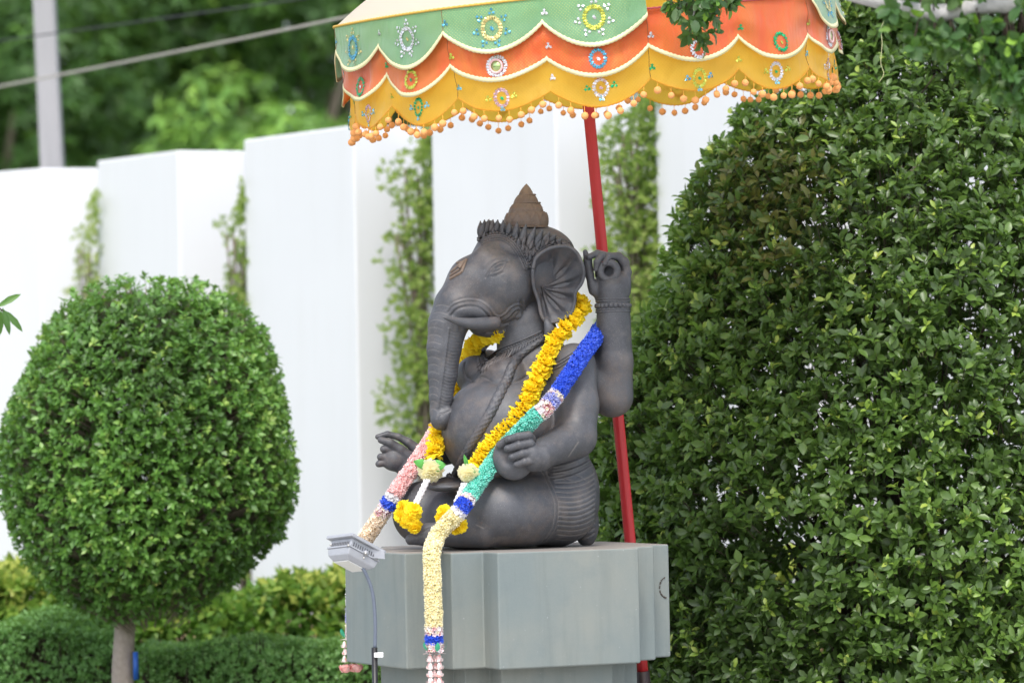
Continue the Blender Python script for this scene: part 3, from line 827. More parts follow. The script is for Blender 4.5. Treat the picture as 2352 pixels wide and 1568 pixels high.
# hands -----------------------------------------------------------------------------
def hand(name, lo, hi, fn, extra=None):
    S = Sculpt(lo, hi, 0.0028); fn(S)
    V, Q = S.mesh(2); N = vert_normals(V, Q)
    if np.mean(np.sum(N * S.normal(V), 1)) < 0: Q = Q[:, ::-1]
    o = obj(name, V, Q, STONE, st); vattr(o.data, 'line', np.zeros(len(V))); return o, S
def bounds(x0, x1, y0, y1, w0, w1):
    a = [Pt(x, y, w_) for x in (x0, x1) for y in (y0, y1) for w_ in (w0, w1)]; return np.min(a, 0), np.max(a, 0)
def raised(S):
    el(S, (1407, 654, 34), (40, 24, 36), None, 8)
    cn(S, (1407, 690, 36), 37, (1407, 668, 36), 37, 8)
    cn(S, (1362, 668, 40), 10, (1354, 630, 42), 9, 8); cn(S, (1354, 630, 42), 10, (1350, 598, 42), 10, 6)
    cn(S, (1382, 684, 38), 14, (1362, 655, 40), 10, 8)
    cn(S, (1350, 598, 42), 9.5, (1344, 578, 42), 5.5, 3)
    cn(S, (1436, 668, 34), 12, (1440, 625, 30), 10, 8); cn(S, (1440, 625, 30), 10, (1434, 602, 30), 11, 6)
    cn(S, (1434, 602, 32), 11, (1420, 589, 34), 10, 4); cn(S, (1420, 589, 36), 10, (1399, 588, 50), 8, 3)
    cn(S, (1399, 588, 50), 8, (1389, 606, 60), 6.5, 3)
    cn(S, (1404, 590, 34), 10, (1383, 586, 44), 9, 3); cn(S, (1383, 586, 46), 9, (1371, 602, 58), 8, 2); cn(S, (1371, 602, 58), 8, (1368, 618, 58), 6, 2)
    cn(S, (1390, 588, 30), 10, (1372, 582, 40), 9, 3); cn(S, (1372, 582, 44), 8, (1353, 590, 52), 7, 2)
    el(S, (1400, 628, 20), (34, 14, 30), None, 8)
    el(S, (1404, 616, 50), (23, 16, 19), None, 5, 'sub')
lo, hi = bounds(1330, 1462, 560, 700, -20, 90)
hand('raised_hand', lo, hi, raised)
pts = [Pt(1398 + 19 * math.cos(a), 622 + 19.5 * math.sin(a), 52) for a in np.linspace(-2.2, 2 * math.pi - 2.2, 41)]
V, Fq = tube_geo(pts, 8.2 * q, 14, mod=lambda i, th: 1 + 0.07 * np.abs(np.sin(3 * th + i * 0.9)) + 0.05 * np.abs(np.sin(3 * th - i * .9)))
obj('noose_ring', V, Fq, STONE, st)
def lap(S):
    el(S, (1180, 1050, 222+18), (47, 26, 51), None, 8)
    cn(S, (1222, 1046, 238+18), 28, (1240, 1048, 228+18), 33, 12)
    el(S, (1166, 1040, 256+18), (24, 20, 32), None, 10, 'sub')
    cn(S, (1148, 1022, 238+18), 9, (1168, 1008, 248+18), 9, 6)
    for (x0, y0, x1, y1, r_) in ((1166, 1009, 1214, 999, 9.2), (1166, 1030, 1218, 1018, 9.6), (1176, 1050, 1222, 1038, 9.4), (1187, 1066, 1224, 1058, 8.6)):
        xm, ym = (x0 + x1) / 2, (y0 + y1) / 2 - 2
        cn(S, (x0, y0, 256+18), r_ * .92, (xm, ym, 262+18), r_, 1.6); cn(S, (xm, ym, 262+18), r_, (x1, y1, 254+18), r_ * 1.02, 1.6)
        cn(S, (x1, y1, 254+18), r_, (x1 + 8, y1 + 8, 236+18), r_, 2)
lo, hi = bounds(1120, 1262, 978, 1112, 190, 305)
hand('lap_hand', lo, hi, lap)
nl = MB()
for (x, y) in ((1170, 1009), (1166, 1030), (1176, 1050)):
    V, Fq = sphere_geo(Pt(x, y - 1, 264+18), 6.6 * q, 10, 6, (1, .45, .8)); nl.add(V, Fq)
nl.build('fingernails', STONE, st)
def far(S):
    el(S, (903, 1054, -14), (29, 20, 24), None, 8)
    cn(S, (905, 1058, -14), 22, (950, 1070, -30), 26, 10)
    S.path([Pt(868, 1003, -16), Pt(890, 997, -20), Pt(916, 1003, -22), Pt(938, 1016, -24), Pt(962, 1036, -30)], [6.5 * q, 7.5 * q, 8 * q, 10 * q, 14 * q], 3 * q)
    S.path([Pt(875, 1010, -2), Pt(897, 1017, -2), Pt(920, 1032, -6), Pt(948, 1056, -14)], [8 * q, 9.5 * q, 11 * q, 15 * q], 4 * q)
    for x, y, r_ in ((881, 1031, 8.5), (874, 1049, 8.5), (870, 1065, 8)):
        cn(S, (x, y, -4), r_, (x + 22, y + (1 if y < 1060 else -4), -10), r_ * 1.15, 3)
lo, hi = bounds(852, 985, 980, 1100, -70, 30)
hand('open_hand', lo, hi, far)
# foot with toes
S = Sculpt(*bounds(925, 1010, 1200, 1262, 110, 200), 0.0026)
cn(S, (1000, 1228, 164), 22, (958, 1236, 166), 15, 6); cn(S, (958, 1236, 168), 13, (942, 1238, 168), 11, 4)
for k in range(5): cn(S, (950, 1230 + k * 3.5, 172 - k * 5), 6, (939, 1232 + k * 3.5, 172 - k * 5), 4.5, 2)
zz = (S.lo[2] + S.h * np.arange(S.n[2]))[None, None, :]; S.g = np.maximum(S.g, PED_Z + 0.001 - zz).astype(np.float32)
V, Q = S.mesh(2); N = vert_normals(V, Q)
if np.mean(np.sum(N * S.normal(V), 1)) < 0: Q = Q[:, ::-1]
obj('foot', V, Q, STONE, st)
# ------------------------------------------------------------------ parasol
def fabric(name, base, gold, trans, tcol, k=620.0, thr=0.35, amt=0.75, gloss=0.34):
    m = NT(name)
    uv = m.n('ShaderNodeUVMap'); sx = m.n('ShaderNodeSeparateXYZ'); m.l(uv.outputs[0], sx.inputs[0])
    wob = m.noise(14, 3)
    u, v = sx.outputs[0], sx.outputs[1]
    a = m.math('SINE', m.math('MULTIPLY', u, k)); b = m.math('SINE', m.math('MULTIPLY', v, k))
    dots = m.ramp(m.math('MULTIPLY', a, b), [(thr, (0, 0, 0)), (thr + 0.18, (1, 1, 1))])
    glint = m.noise(900, 2, 0.7)
    patch = m.noise(9, 4, 0.6)
    mp = m.n('ShaderNodeMapping'); mp.inputs['Rotation'].default_value = (0, .6, 0); mp.inputs['Scale'].default_value = (9, 9, 3.2); g_ = m.n('ShaderNodeNewGeometry'); m.l(g_.outputs['Position'], mp.inputs[0]); sheen_streak = m.noise(1, 3, .6, mp.outputs[0])
    fac = m.math('MULTIPLY', dots.outputs[0], m.ramp(glint.outputs[0], [(0.38, (0.15,) * 3), (0.62, (1, 1, 1))]).outputs[0])
    fac = m.math('MULTIPLY', fac, m.math('MULTIPLY', m.ramp(sheen_streak.outputs[0], [(.40, (.18,) * 3), (.60, (1, 1, 1))]).outputs[0], amt))  # streaks of sheen put into the brocade thread colour and metallic
    base2 = m.mix(patch.outputs[0], tuple(c * 0.86 for c in base), tuple(min(1, c * 1.12) for c in base))
    c = m.mix(fac, base2, gold); m.l(c, m.b.inputs['Base Color'])
    m.l(m.math('MULTIPLY', fac, 0.85), m.b.inputs['Metallic']); m.b.inputs['Roughness'].default_value = gloss
    m.b.inputs['Sheen Weight'].default_value = 0.3
    h = m.math('ADD', m.math('MULTIPLY', sheen_streak.outputs[0], 22.0), m.math('ADD', dots.outputs[0], m.math('MULTIPLY', glint.outputs[0], 0.8)))
    m.bump(h, 0.5, 0.002)
    tr = m.n('ShaderNodeBsdfTranslucent'); tr.inputs[0].default_value = (*tcol, 1)
    mx = m.n('ShaderNodeMixShader'); mx.inputs[0].default_value = trans
    m.l(m.b.outputs[0], mx.inputs[1]); m.l(tr.outputs[0], mx.inputs[2]); m.l(mx.outputs[0], m.out.inputs['Surface'])
    return m.m
GREEN = fabric('green_brocade', (0.19, 0.41, 0.21), (0.72, 0.64, 0.18), 0.28, (0.2, 0.5, 0.25), 460, 0.42, 0.8)
ORANGE = fabric('orange_brocade', (0.72, 0.105, 0.026), (1.0, 0.52, 0.08), 0.25, (0.75, 0.15, 0.04), 460, -0.12, 1.0, 0.26)
YELLOW = fabric('yellow_brocade', (1.0, 0.62, 0.085), (0.60, 0.34, 0.045), 0.68, (1.0, 0.60, 0.06), 420, 0.45, 0.8)
CREAM = simple('cream_canopy_cloth', (0.86, 0.80, 0.66), 0.7, var=0.03, scale=12)
m = NT('cream_canopy'); m.b.inputs['Base Color'].default_value = (0.92, 0.89, 0.80, 1); m.b.inputs['Roughness'].default_value = .7; nz = m.noise(40); m.bump(nz.outputs[0], .2, .003)
tr = m.n('ShaderNodeBsdfTranslucent'); tr.inputs[0].default_value = (0.98, 0.90, 0.68, 1); mx = m.n('ShaderNodeMixShader'); mx.inputs[0].default_value = .62
m.l(m.b.outputs[0], mx.inputs[1]); m.l(tr.outputs[0], mx.inputs[2]); m.l(mx.outputs[0], m.out.inputs['Surface']); CREAM = m.m
TRIM = simple('gold_lace_trim', (0.88, 0.74, 0.42), 0.5, 0.15, 0.15, 500, 0.4)
REDW = None
SEAMM = simple('dark_seam_thread', (0.22, 0.08, 0.03), .8)
m = NT('red_painted_pole'); nz = m.noise(6); g = m.n('ShaderNodeNewGeometry'); mp = m.n('ShaderNodeMapping'); mp.inputs['Scale'].default_value = (60, 60, 2.0); m.l(g.outputs['Position'], mp.inputs[0]); gr = m.noise(3, 4, .6, mp.outputs[0])
c = m.mix(gr.outputs[0], (0.36, 0.016, 0.020), (0.50, 0.028, 0.034)); m.l(c, m.b.inputs['Base Color']); m.b.inputs['Roughness'].default_value = 0.42; m.bump(gr.outputs[0], 0.25, 0.002); REDW = m.m
DARKM = simple('dark_metal', (0.04, 0.028, 0.028), 0.5, 0.3)
um_label = 'tiered parasol in green, orange and yellow brocade with hanging pompoms on a red pole'
UC = P(1346, 10, 16.3); UR = 575 * 16.3 / FPX
AX = unit(np.array([-math.sin(R(4.7)), -math.sin(R(3.8)), 1.0]))
ux = unit(np.array([1.0, 0, 0]) - AX * AX[0]); uy = np.cross(AX, ux)
umb = empty('parasol', (0, 0, 0), um_label, 'parasol')
umb.matrix_basis = Matrix(((ux[0], uy[0], AX[0], UC[0]), (ux[1], uy[1], AX[1], UC[1]), (ux[2], uy[2], AX[2], UC[2]), (0, 0, 0, 1)))
def uobj(name, V, Fq, mat, parent=None, smooth=True):
    me = make_mesh(name, V, Fq, smooth)
    if mat: me.materials.append(mat)
    o = bpy.data.objects.new(name, me); COL.objects.link(o); o.parent = parent or umb
    return o
PH0 = -78.75
def rimr(phi):
    rel = ((phi - PH0) % 45) / 45
    return UR * (1 - 0.03 * math.sin(math.pi * rel))
JP = [math.sin(i * 4.3 + .7) * .009 for i in range(17)]
LAY = {'green': (0.0, 0.105, 0.207, 0.024), 'orange': (0.085, 0.238, 0.322, 0.003), 'yellow': (0.0, 0.362, 0.440, -0.020)}
def hem(layer, phi):
    t0, pk, bt, _ = LAY[layer]
    rel = ((phi - PH0) % 22.5) / 22.5; k = int((phi - PH0) // 22.5) % 16
    jit = 0.013 * math.sin(k * 2.7 + len(layer)); pk = pk + (JP[(k + len(layer)) % 16] * (1 - rel) + JP[(k + 1 + len(layer)) % 16] * rel)
    return pk + (bt + jit - pk) * max(0.0, math.sin(math.pi * rel)) ** 0.85
def surf(layer, phi, v, off_=0.0):
    t0, pk, bt, ro = LAY[layer]
    rel = ((phi - PH0) % 22.5) / 22.5
    sd = {'green': 1.0, 'orange': 2.3, 'yellow': 4.1}[layer]
    t = v / 0.44
    r = rimr(phi) + ro + off_ + t * (0.012 * math.sin(math.pi * rel) + 0.007 * math.sin(R(phi) * 9 + sd) + 0.008 * math.sin(R(phi) * 23 + sd * 2 + v * 12) + 0.006 * math.sin(R(phi) * 15 - v * 26 + sd) + 0.0035 * math.sin(R(phi) * 47 + v * 30))
    h = hem(layer, phi); e = max(0, v / h)
    r += (0.016 if layer != 'yellow' else 0.006) * e ** 3 * math.sin(math.pi * rel)
    # soft pull folds running from the seams
    r += 0.0045 * math.sin(v * 60 + abs(rel - .5) * 9 + sd * 3) * math.exp(-min(rel, 1 - rel) * 5) * min(1, t * 3)
    a = R(phi)
    return np.array([r * math.sin(a), -r * math.cos(a), -v])
def panel(layer, k, mat, name):
    NU, NV = 32, 16; V = []; uv = []
    for i in range(NU + 1):
        ph = PH0 + 45 * k + 45 * i / NU + (1e-4 if i == 0 else (-1e-4 if i == NU else 0))
        h = hem(layer, ph); t0 = LAY[layer][0]
        for j in range(NV + 1):
            v = t0 + (h - t0) * j / NV; V.append(surf(layer, ph, v)); uv.append((R(ph) * UR, v))
    Fq = [(i * (NV + 1) + j, (i + 1) * (NV + 1) + j, (i + 1) * (NV + 1) + j + 1, i * (NV + 1) + j + 1)[::-1] for i in range(NU) for j in range(NV)]
    o = uobj(name, V, Fq, mat)
    ul = o.data.uv_layers.new(name='uv'); li = np.zeros(len(o.data.loops), dtype=np.int32); o.data.loops.foreach_get('vertex_index', li)
    ul.data.foreach_set('uv', np.array(uv)[li].ravel())
    # lace trim along the hem
    T = []; W_ = 0.017 if layer != 'yellow' else 0.006
    for i in range(NU * 3 + 1):
        ph = PH0 + 45 * k + 45 * i / (NU * 3) + (1e-4 if i == 0 else (-1e-4 if i == NU * 3 else 0))
        h = hem(layer, ph); zig = 0.0016 * (i % 2)
        for v, oo in ((h - W_ + zig * 2, .0010), (h - W_ * .5, .0020), (h + .002 + zig * 1.5, .0015), (h + 0.001, -0.002)): T.append(surf(layer, ph, v, oo))
    Ft = [(i * 4 + j, (i + 1) * 4 + j, (i + 1) * 4 + j + 1, i * 4 + j + 1)[::-1] for i in range(NU * 3) for j in range(3)]
    tr = uobj('hem_trim', T, Ft, TRIM if layer != 'yellow' else YELLOW, o)
    V, Fs = tube_geo([surf(layer, PH0 + 45 * k + .05, v, .0008) for v in np.linspace(LAY[layer][0], hem(layer, PH0 + 45 * k + .05), 14)], .0012, 5); uobj('seam', V, Fs, SEAMM, o)
    if layer == 'yellow':
        ul = tr.data.uv_layers.new(name='uv')
    return o
panels = {}
for layer, mat in (('yellow', YELLOW), ('orange', ORANGE), ('green', GREEN)):
    for k in range(8):
        if layer == 'green' and k == 2: continue
        panels[layer, k] = panel(layer, k, mat, layer + '_valance')
# the green panel that has been thrown back over the top
V = []
for i in range(33):
    ph = PH0 + 90 + 45 * i / 32; h = hem('green', ph)
    for j in range(9):
        v = h * j / 8; r = rimr(ph) + .01 - v * .8; a = R(ph); V.append((r * math.sin(a), -r * math.cos(a), .02 + v * .72 + .012 * math.sin(j + i * .4)))
Fq = [(i * 9 + j, (i + 1) * 9 + j, (i + 1) * 9 + j + 1, i * 9 + j + 1) for i in range(32) for j in range(8)]
o = uobj('green_valance', V, Fq, GREEN); o['label'] = 'green valance panel thrown back over the top'
o.data.uv_layers.new(name='uv')
# canopy top, rim braid, inner rods
V = []; NR = 12
for j in range(NR + 1):
    t = j / NR
    for i in range(128):
        ph = PH0 + 360 * i / 128; a = R(ph); r = (rimr(ph) + .022) * (1 - t) + .001
        rel = ((ph - PH0) % 45) / 45
        z = 0.66 * (t ** 0.92) - 0.02 * math.sin(math.pi * rel) * math.sin(math.pi * min(1, t * 1.1))
        V.append((r * math.sin(a), -r * math.cos(a), z))
Fq = [(j * 128 + i, j * 128 + (i + 1) % 128, (j + 1) * 128 + (i + 1) % 128, (j + 1) * 128 + i)[::1] for j in range(NR) for i in range(128)]
uobj('canopy', V, Fq, CREAM)
def ring_tube(name, z, dr, rad, mat, p0=PH0, p1=PH0 + 360, parent=None):
    pts = [((rimr(p) + dr) * math.sin(R(p)), -(rimr(p) + dr) * math.cos(R(p)), z + .0015 * (i % 2)) for i, p in enumerate(np.linspace(p0, p1, int(abs(p1 - p0) * 1.6)))]
    V, Fq = tube_geo(pts, rad, 6); return uobj(name, V, Fq, mat, parent)
ring_tube('rim_braid', 0.002, 0.026, 0.0055, simple('mustard_braid', (0.62, 0.38, 0.07), 0.7, 0.1, .2, 400))
ring_tube('rim_braid', -0.085, 0.010, 0.0042, simple('red_braid', (0.42, 0.07, 0.08), 0.7, 0.1, .2, 400), PH0 + 90, PH0 + 135)
for k in range(8):
    a = R(PH0 + 45 * k); e = np.array([math.sin(a), -math.cos(a), 0])
    V, Fq = tube_geo([e * .03 + np.array([0, 0, .60]), e * (UR - .02) + np.array([0, 0, -.002])], .006, 6); rb_o = uobj('rib', V, Fq, REDW)
    V, Fq = tube_geo([e * .03 + np.array([0, 0, .10]), e * UR * .55 + np.array([0, 0, .26])], .005, 6); uobj('strut', V, Fq, REDW, rb_o)
V, Fq = tube_geo([(0, 0, .6), (0, 0, .70), (0, 0, .76), (0, 0, .80)], [.03, .03, .02, .002], 12); uobj('finial', V, Fq, TRIM)
# pole
inv = umb.matrix_basis.inverted()
def toloc(p): return np.array(inv @ Vector([float(v) for v in p]))
pa, pb = P(1329, 14, 16.32), P(1476, 1540, 16.60); dv = (pb - pa) / (pa[2] - pb[2])
pend = pa + dv * (pa[2] - 0.0); pmid = pb
ptop = pa - dv * 0.5
fl = lambda i, th: 1 - 0.07 * np.abs(np.sin(3 * th))
V, Fq = tube_geo([toloc(ptop + (pmid - ptop) * t) for t in np.linspace(0, 1, 12)], .0262, 24, mod=fl); uobj('pole', V, Fq, REDW)
V, Fq = tube_geo([toloc(pmid), toloc(pend)], .030, 18); uobj('pole_sleeve', V, Fq, DARKM)
# sequins
def seqm(name, col):
    return simple(name, col, 0.22, 0.75, 0.25, 220)
SEQ = {'silver': seqm('silver_sequins', (0.72, 0.70, 0.74)), 'blue': seqm('blue_sequins', (0.10, 0.36, 0.50)), 'gold': seqm('gold_sequins', (0.75, 0.60, 0.25)), 'lime': seqm('lime_sequins', (0.60, 0.62, 0.10)),
       'green': seqm('green_sequins', (0.01, 0.42, 0.16)), 'mauve': seqm('mauve_sequins', (0.62, 0.40, 0.42)), 'aqua': seqm('aqua_sequins', (0.22, 0.55, 0.62))}
def star(mbx, layer, ph, v, r_=0.0082, rng_=random):
    p = surf(layer, ph, v, 0.0035); du = surf(layer, ph + .3, v, 0.0035) - p; dw = surf(layer, ph, v + .004, 0.0035) - p
    n = -unit(np.cross(du, dw)); n = n if n @ np.array([math.sin(R(ph)), -math.cos(R(ph)), 0]) > 0 else -n
    n = unit(n + np.array([rng_.uniform(-.35, .35) for _ in range(3)])); a, b_, _ = frame(n)
    V = [p + n * .001]; s0 = rng_.uniform(0, 6)
    for j in range(10):
        rr = r_ if j % 2 == 0 else r_ * .5
        V.append(p + (a * math.cos(s0 + j * math.pi / 5) + b_ * math.sin(s0 + j * math.pi / 5)) * rr)
    mbx.add(V, [(0, 1 + j, 1 + (j + 1) % 10) for j in range(10)])
rr_ = random.Random(3)
def seq_part(layer, k16, items, colr):
    """items: (dx, dv) metres from the scallop centre"""
    ph = PH0 + 22.5 * k16; par = panels.get((layer, (k16 // 2 if isinstance(k16, int) else int(k16 // 2)) % 8))
    if par is None: return
    mbx = MB()
    for dx, v in items: star(mbx, layer, ph + math.degrees(dx / UR), v, rng_=rr_)
    mbx.build
    V = np.concatenate(mbx.V); uobj('sequin_motif', V, mbx.F, SEQ[colr], par, smooth=False)['kind'] = 'stuff'
def ringi(rx, ry, n, cx, cv): return [(cx + rx * math.cos(2 * math.pi * i / n), cv + ry * math.sin(2 * math.pi * i / n)) for i in range(n)]
def tref(cx, cv, s=.008, a0=0): return [(cx + s * math.cos(a0 + i * 2.094 - math.pi / 2), cv + s * math.sin(a0 + i * 2.094 - math.pi / 2)) for i in range(3)]
GR = [('blue', 'gold', 'gold'), ('silver', 'silver', 'gold'), ('gold', 'blue', 'blue'), ('lime', 'silver', 'silver')]
ORR = ['green', 'lime', 'silver', 'blue', 'silver', 'green', 'blue', 'mauve']
ORC = ['silver', 'green', None, 'silver', 'blue', 'lime', None, 'gold']
YR = [('mauve', 'aqua', 'silver'), ('green', 'aqua', 'green'), ('mauve', 'lime', 'green'), ('silver', 'green', 'mauve'), ('lime', 'blue', 'green'), ('silver', 'lime', 'green'), ('mauve', 'silver', 'silver'), ('blue', 'green', 'silver')]
for k in range(16):
    kc = k + 0.5
    cg = 0.098
    r_, s_, c_ = GR[k % 4]
    def g_items(layer, items, colr): seq_part(layer, kc, items, colr)
    g_items('green', ringi(.041, .046, 24, 0, cg), r_)
    g_items('green', ringi(.034, .038, 20, 0, cg), r_)
    if r_ != 'silver' or True:
        sat = []
        for i in range(7): a = i * 2 * math.pi / 7 + .3; sat += tref(.066 * math.cos(a), cg + .066 * math.sin(a), .010, a + 1.5)
        g_items('green', sat, s_)
    g_items('green', [(0, cg), (.004, cg + .004)], c_)
    g_items('green', tref(0, .0, .001)[:0] or [(0.0, cg - .003)], c_)
    co = 0.262
    o_r = ORR[k % 8]; oc_ = ORC[k % 8]
    if oc_ is None:
        g_items('orange', ringi(.040, .040, 22, 0, co - .012) + ringi(.034, .034, 18, 0, co - .012), 'silver')
        par = panels['orange', k // 2]; phc = PH0 + 22.5 * kc
        cpt = surf('orange', phc, co - .012, .006); e = np.array([math.sin(R(phc)), -math.cos(R(phc)), 0]); sdv = np.array([math.cos(R(phc)), math.sin(R(phc)), 0])
        V, Fq = tube_geo([cpt + e * .004 + sdv * .026 * math.cos(a) + np.array([0, 0, .026]) * math.sin(a) for a in np.linspace(0, 2 * math.pi, 33)], .0045, 8)
        mf = uobj('mirror_frame', V, Fq, simple('pink_enamel', (0.80, 0.50, 0.50), 0.4, 0, .05), par)
        V = [cpt + e * .004] + [cpt + e * .004 + sdv * .024 * math.cos(a) + np.array([0, 0, .024]) * math.sin(a) for a in np.linspace(0, 2 * math.pi, 25)[:-1]]
        V2 = [v - e * .003 for v in V]
        Fq = [(0, 1 + j, 1 + (j + 1) % 24) for j in range(24)] + [(25, 26 + (j + 1) % 24, 26 + j) for j in range(24)] + [(1 + j, 26 + j, 26 + (j + 1) % 24, 1 + (j + 1) % 24) for j in range(24)]
        uobj('mirror_glass', V + V2, Fq, simple('greenish_mirror', (0.45, 0.58, 0.25), 0.12, 0.8, .02), par)
    else:
        g_items('orange', ringi(.032, .037, 17, 0, co) + ringi(.027, .032, 14, .001, co), o_r); g_items('orange', [(0, co), (.003, co + .004)], oc_)
    cy = 0.378
    yr, ys, yc = YR[k % 8]
    g_items('yellow', ringi(.030, .036, 17, 0, cy) + ringi(.026, .031, 15, .001, cy), yr)
    g_items('yellow', tref(-.056, cy - .002, .008) + tref(.056, cy - .006, .008) + [(-.046, cy), (.046, cy)], ys); g_items('yellow', [(0, cy), (.004, cy + .003)], yc)
    g_items('yellow', tref(0, cy + .044, .007), 'aqua')
    # small trefoils at the peaks
    ph = PH0 + 22.5 * k + .01
    for layer, v, cl in (('green', .058, ('blue', 'silver')[k % 2]), ('orange', .192, ('silver', 'green', 'lime', 'silver')[k % 4]), ('yellow', .318, ('silver', 'green', 'lime', 'aqua')[(k + 1) % 4])):
        seq_part(layer, k + 0.03, tref(0, v, .009) + [(0, v)], cl)
# pompoms
POM = simple('peach_wool', (0.86, 0.38, 0.13), 0.95, 0, .12, 300, 0.5)
THR = simple('yellow_thread', (0.85, 0.42, 0.06), 0.8)
def pom_mesh():
    V, Fq = sphere_geo((0, 0, 0), 0.0158, 12, 8); V = V * .93 * (1 + 0.05 * vnoise(V, 300, 5))[:, None]
    return make_mesh('pompom', V, Fq)
pm = pom_mesh(); pm.materials.append(POM)
V, Fq = tube_geo([(0, 0, 0), (0, 0, .035)], .0013, 5); sm_ = make_mesh('pompom_thread', V, Fq); sm_.materials.append(THR)
npom = 0
for k in range(16):
    for j in range(8):
        ph = PH0 + 22.5 * (k + (j + .5) / 8) + rr_.uniform(-.35, .35); h = hem('yellow', ph); p = surf('yellow', ph, h)
        dz = rr_.uniform(.030, .042)
        # gravity is the world's: hang along the world vertical
        gl = toloc(UC + np.array([0, 0, -1.0])); gl = unit(gl + np.array([rr_.uniform(-.06, .06), rr_.uniform(-.06, .06), 0]))
        o = bpy.data.objects.new('pompom', pm); COL.objects.link(o); o.parent = panels['yellow', k // 2]; o.location = Vector(p + gl * dz)
        o.rotation_euler = (rr_.uniform(0, 3), rr_.uniform(0, 3), 0); s = rr_.uniform(.9, 1.1); o.scale = (s, s, s)
        t = bpy.data.objects.new('pompom_thread', sm_); COL.objects.link(t); t.parent = panels['yellow', k // 2]; t.location = Vector(p + gl * dz)
        t.rotation_mode = 'QUATERNION'; t.rotation_quaternion = Vector(-gl).to_track_quat('Z', 'Y'); t.scale = (1, 1, dz / .035)

# ------------------------------------------------------------------ garlands
def tubemat():
    m = NT('plastic_florets'); a = m.n('ShaderNodeAttribute', _attribute_name='colour'); m.l(a.outputs['Color'], m.b.inputs['Base Color'])
    m.b.inputs['Roughness'].default_value = 0.45
    tr = m.n('ShaderNodeBsdfTranslucent'); m.l(a.outputs['Color'], tr.inputs[0]); mx = m.n('ShaderNodeMixShader'); mx.inputs[0].default_value = .25
    m.l(m.b.outputs[0], mx.inputs[1]); m.l(tr.outputs[0], mx.inputs[2]); m.l(mx.outputs[0], m.out.inputs['Surface']); return m.m
FLO = tubemat()
def col_attr(o, cols):
    a = o.data.color_attributes.new('colour', 'FLOAT_COLOR', 'POINT'); c = np.ones((len(cols), 4), dtype=np.float32); c[:, :3] = cols; a.data.foreach_set('color', c.ravel())
rg = np.random.default_rng(11)
def floret_tube(path, rad, bands, parent, step=0.0135, fr=0.0096):
    """path (n,3) evenly resampled; bands: list of (fraction_end, name, colour, tipcolour)"""
    path = np.asarray(path); L = np.concatenate([[0], np.cumsum(np.linalg.norm(np.diff(path, axis=0), axis=1))]); tot = L[-1]
    geo = {}; s = 0.0; ri = 0; a = None
    while s < tot:
        c = np.array([np.interp(s, L, path[:, k]) for k in range(3)]); c2 = np.array([np.interp(min(s + .01, tot), L, path[:, k]) for k in range(3)]); c1 = np.array([np.interp(max(s - .01, 0), L, path[:, k]) for k in range(3)])
        t = unit(c2 - c1)
        if a is None: a, b_, _ = frame(t)
        a = unit(a - t * (a @ t)); b_ = np.cross(t, a)
        fr_ = s / tot; bi = next((i for i, bb in enumerate(bands) if fr_ <= bb[0]), len(bands) - 1)
        nring = max(7, int(2 * math.pi * rad / (step * .88)))
        for j in range(nring):
            an = (j + .5 * (ri % 2)) * 2 * math.pi / nring + rg.uniform(-.12, .12); o_ = a * math.cos(an) + b_ * math.sin(an)
            n = unit(o_ + rg.normal(size=3) * .22); p = c + o_ * (rad - .004 + rg.uniform(-.0025, .0025)) + t * rg.uniform(-.003, .003)
            fa, fb2, _ = frame(n, t); f0 = fr * rg.uniform(.85, 1.15); ph = rg.uniform(0, 6)
            Vv = [p - n * .003]
            for q_ in range(10):
                rr2 = f0 * (1.0 if q_ % 2 == 0 else .78); an2 = ph + q_ * math.pi / 5
                Vv.append(p + (fa * math.cos(an2) + fb2 * math.sin(an2)) * rr2 + n * (.0058 if q_ % 2 == 0 else .0015))
            g_ = geo.setdefault(bi, ([], [], []))
            base = len(g_[0]); g_[0].extend(Vv); g_[1].extend([(base, base + 1 + q_, base + 1 + (q_ + 1) % 10) for q_ in range(10)])
            _, _, cc, tc = bands[bi]
            if isinstance(cc, list): cc = cc[int(rg.integers(len(cc)))]
            cc = np.array(cc) * rg.uniform(.85, 1.12)
            g_[2].append(cc * .92); g_[2].extend([np.array(tc) if q_ % 2 == 0 else cc for q_ in range(10)])
        s += step * rg.uniform(.93, 1.05) * .8; ri += 1
    done = {}
    for bi in sorted(geo):
        g_ = geo[bi]; o = obj(bands[bi][1], np.array(g_[0]), np.array(g_[1]), FLO, parent, smooth=False); col_attr(o, np.clip(np.array(g_[2]), 0, 1)); o['kind'] = 'stuff'
        done[bi] = o
    core, Fq = tube_geo(path[::3], rad - .006, 10); o = obj('cord_core', core, Fq, FLO, parent)
    cl = []
    for i in range(len(path[::3])):
        f_ = L[::3][i] / tot; bb = next((x for x in bands if f_ <= x[0]), bands[-1]); cc = bb[2][0] if isinstance(bb[2], list) else bb[2]; cl += [np.array(cc) * .55] * 10
    col_attr(o, np.array(cl))
BLUE = (0.02, 0.075, 0.62); BLUET = (0.06, 0.16, 0.80); TEAL = (0.02, 0.56, 0.42); TEALT = (0.45, 0.86, 0.76); PALE = (0.90, 0.78, 0.36); PALET = (0.96, 0.92, 0.74)
WHT = (0.86, 0.84, 0.86); PINK = (0.95, 0.46, 0.44); PINKT = (0.97, 0.84, 0.84); ORN = (0.98, 0.76, 0.50); ORNT = (0.98, 0.93, 0.86); MIXC = [(0.55, 0.12, 0.14), (0.86, 0.74, 0.45), (0.86, 0.6, 0.6), WHT]
gar = empty('flower_garland', Pt(1180, 1100, 200), 'long rope garland of tiny blue, teal, cream and pink florets draped over the statue', 'garland')
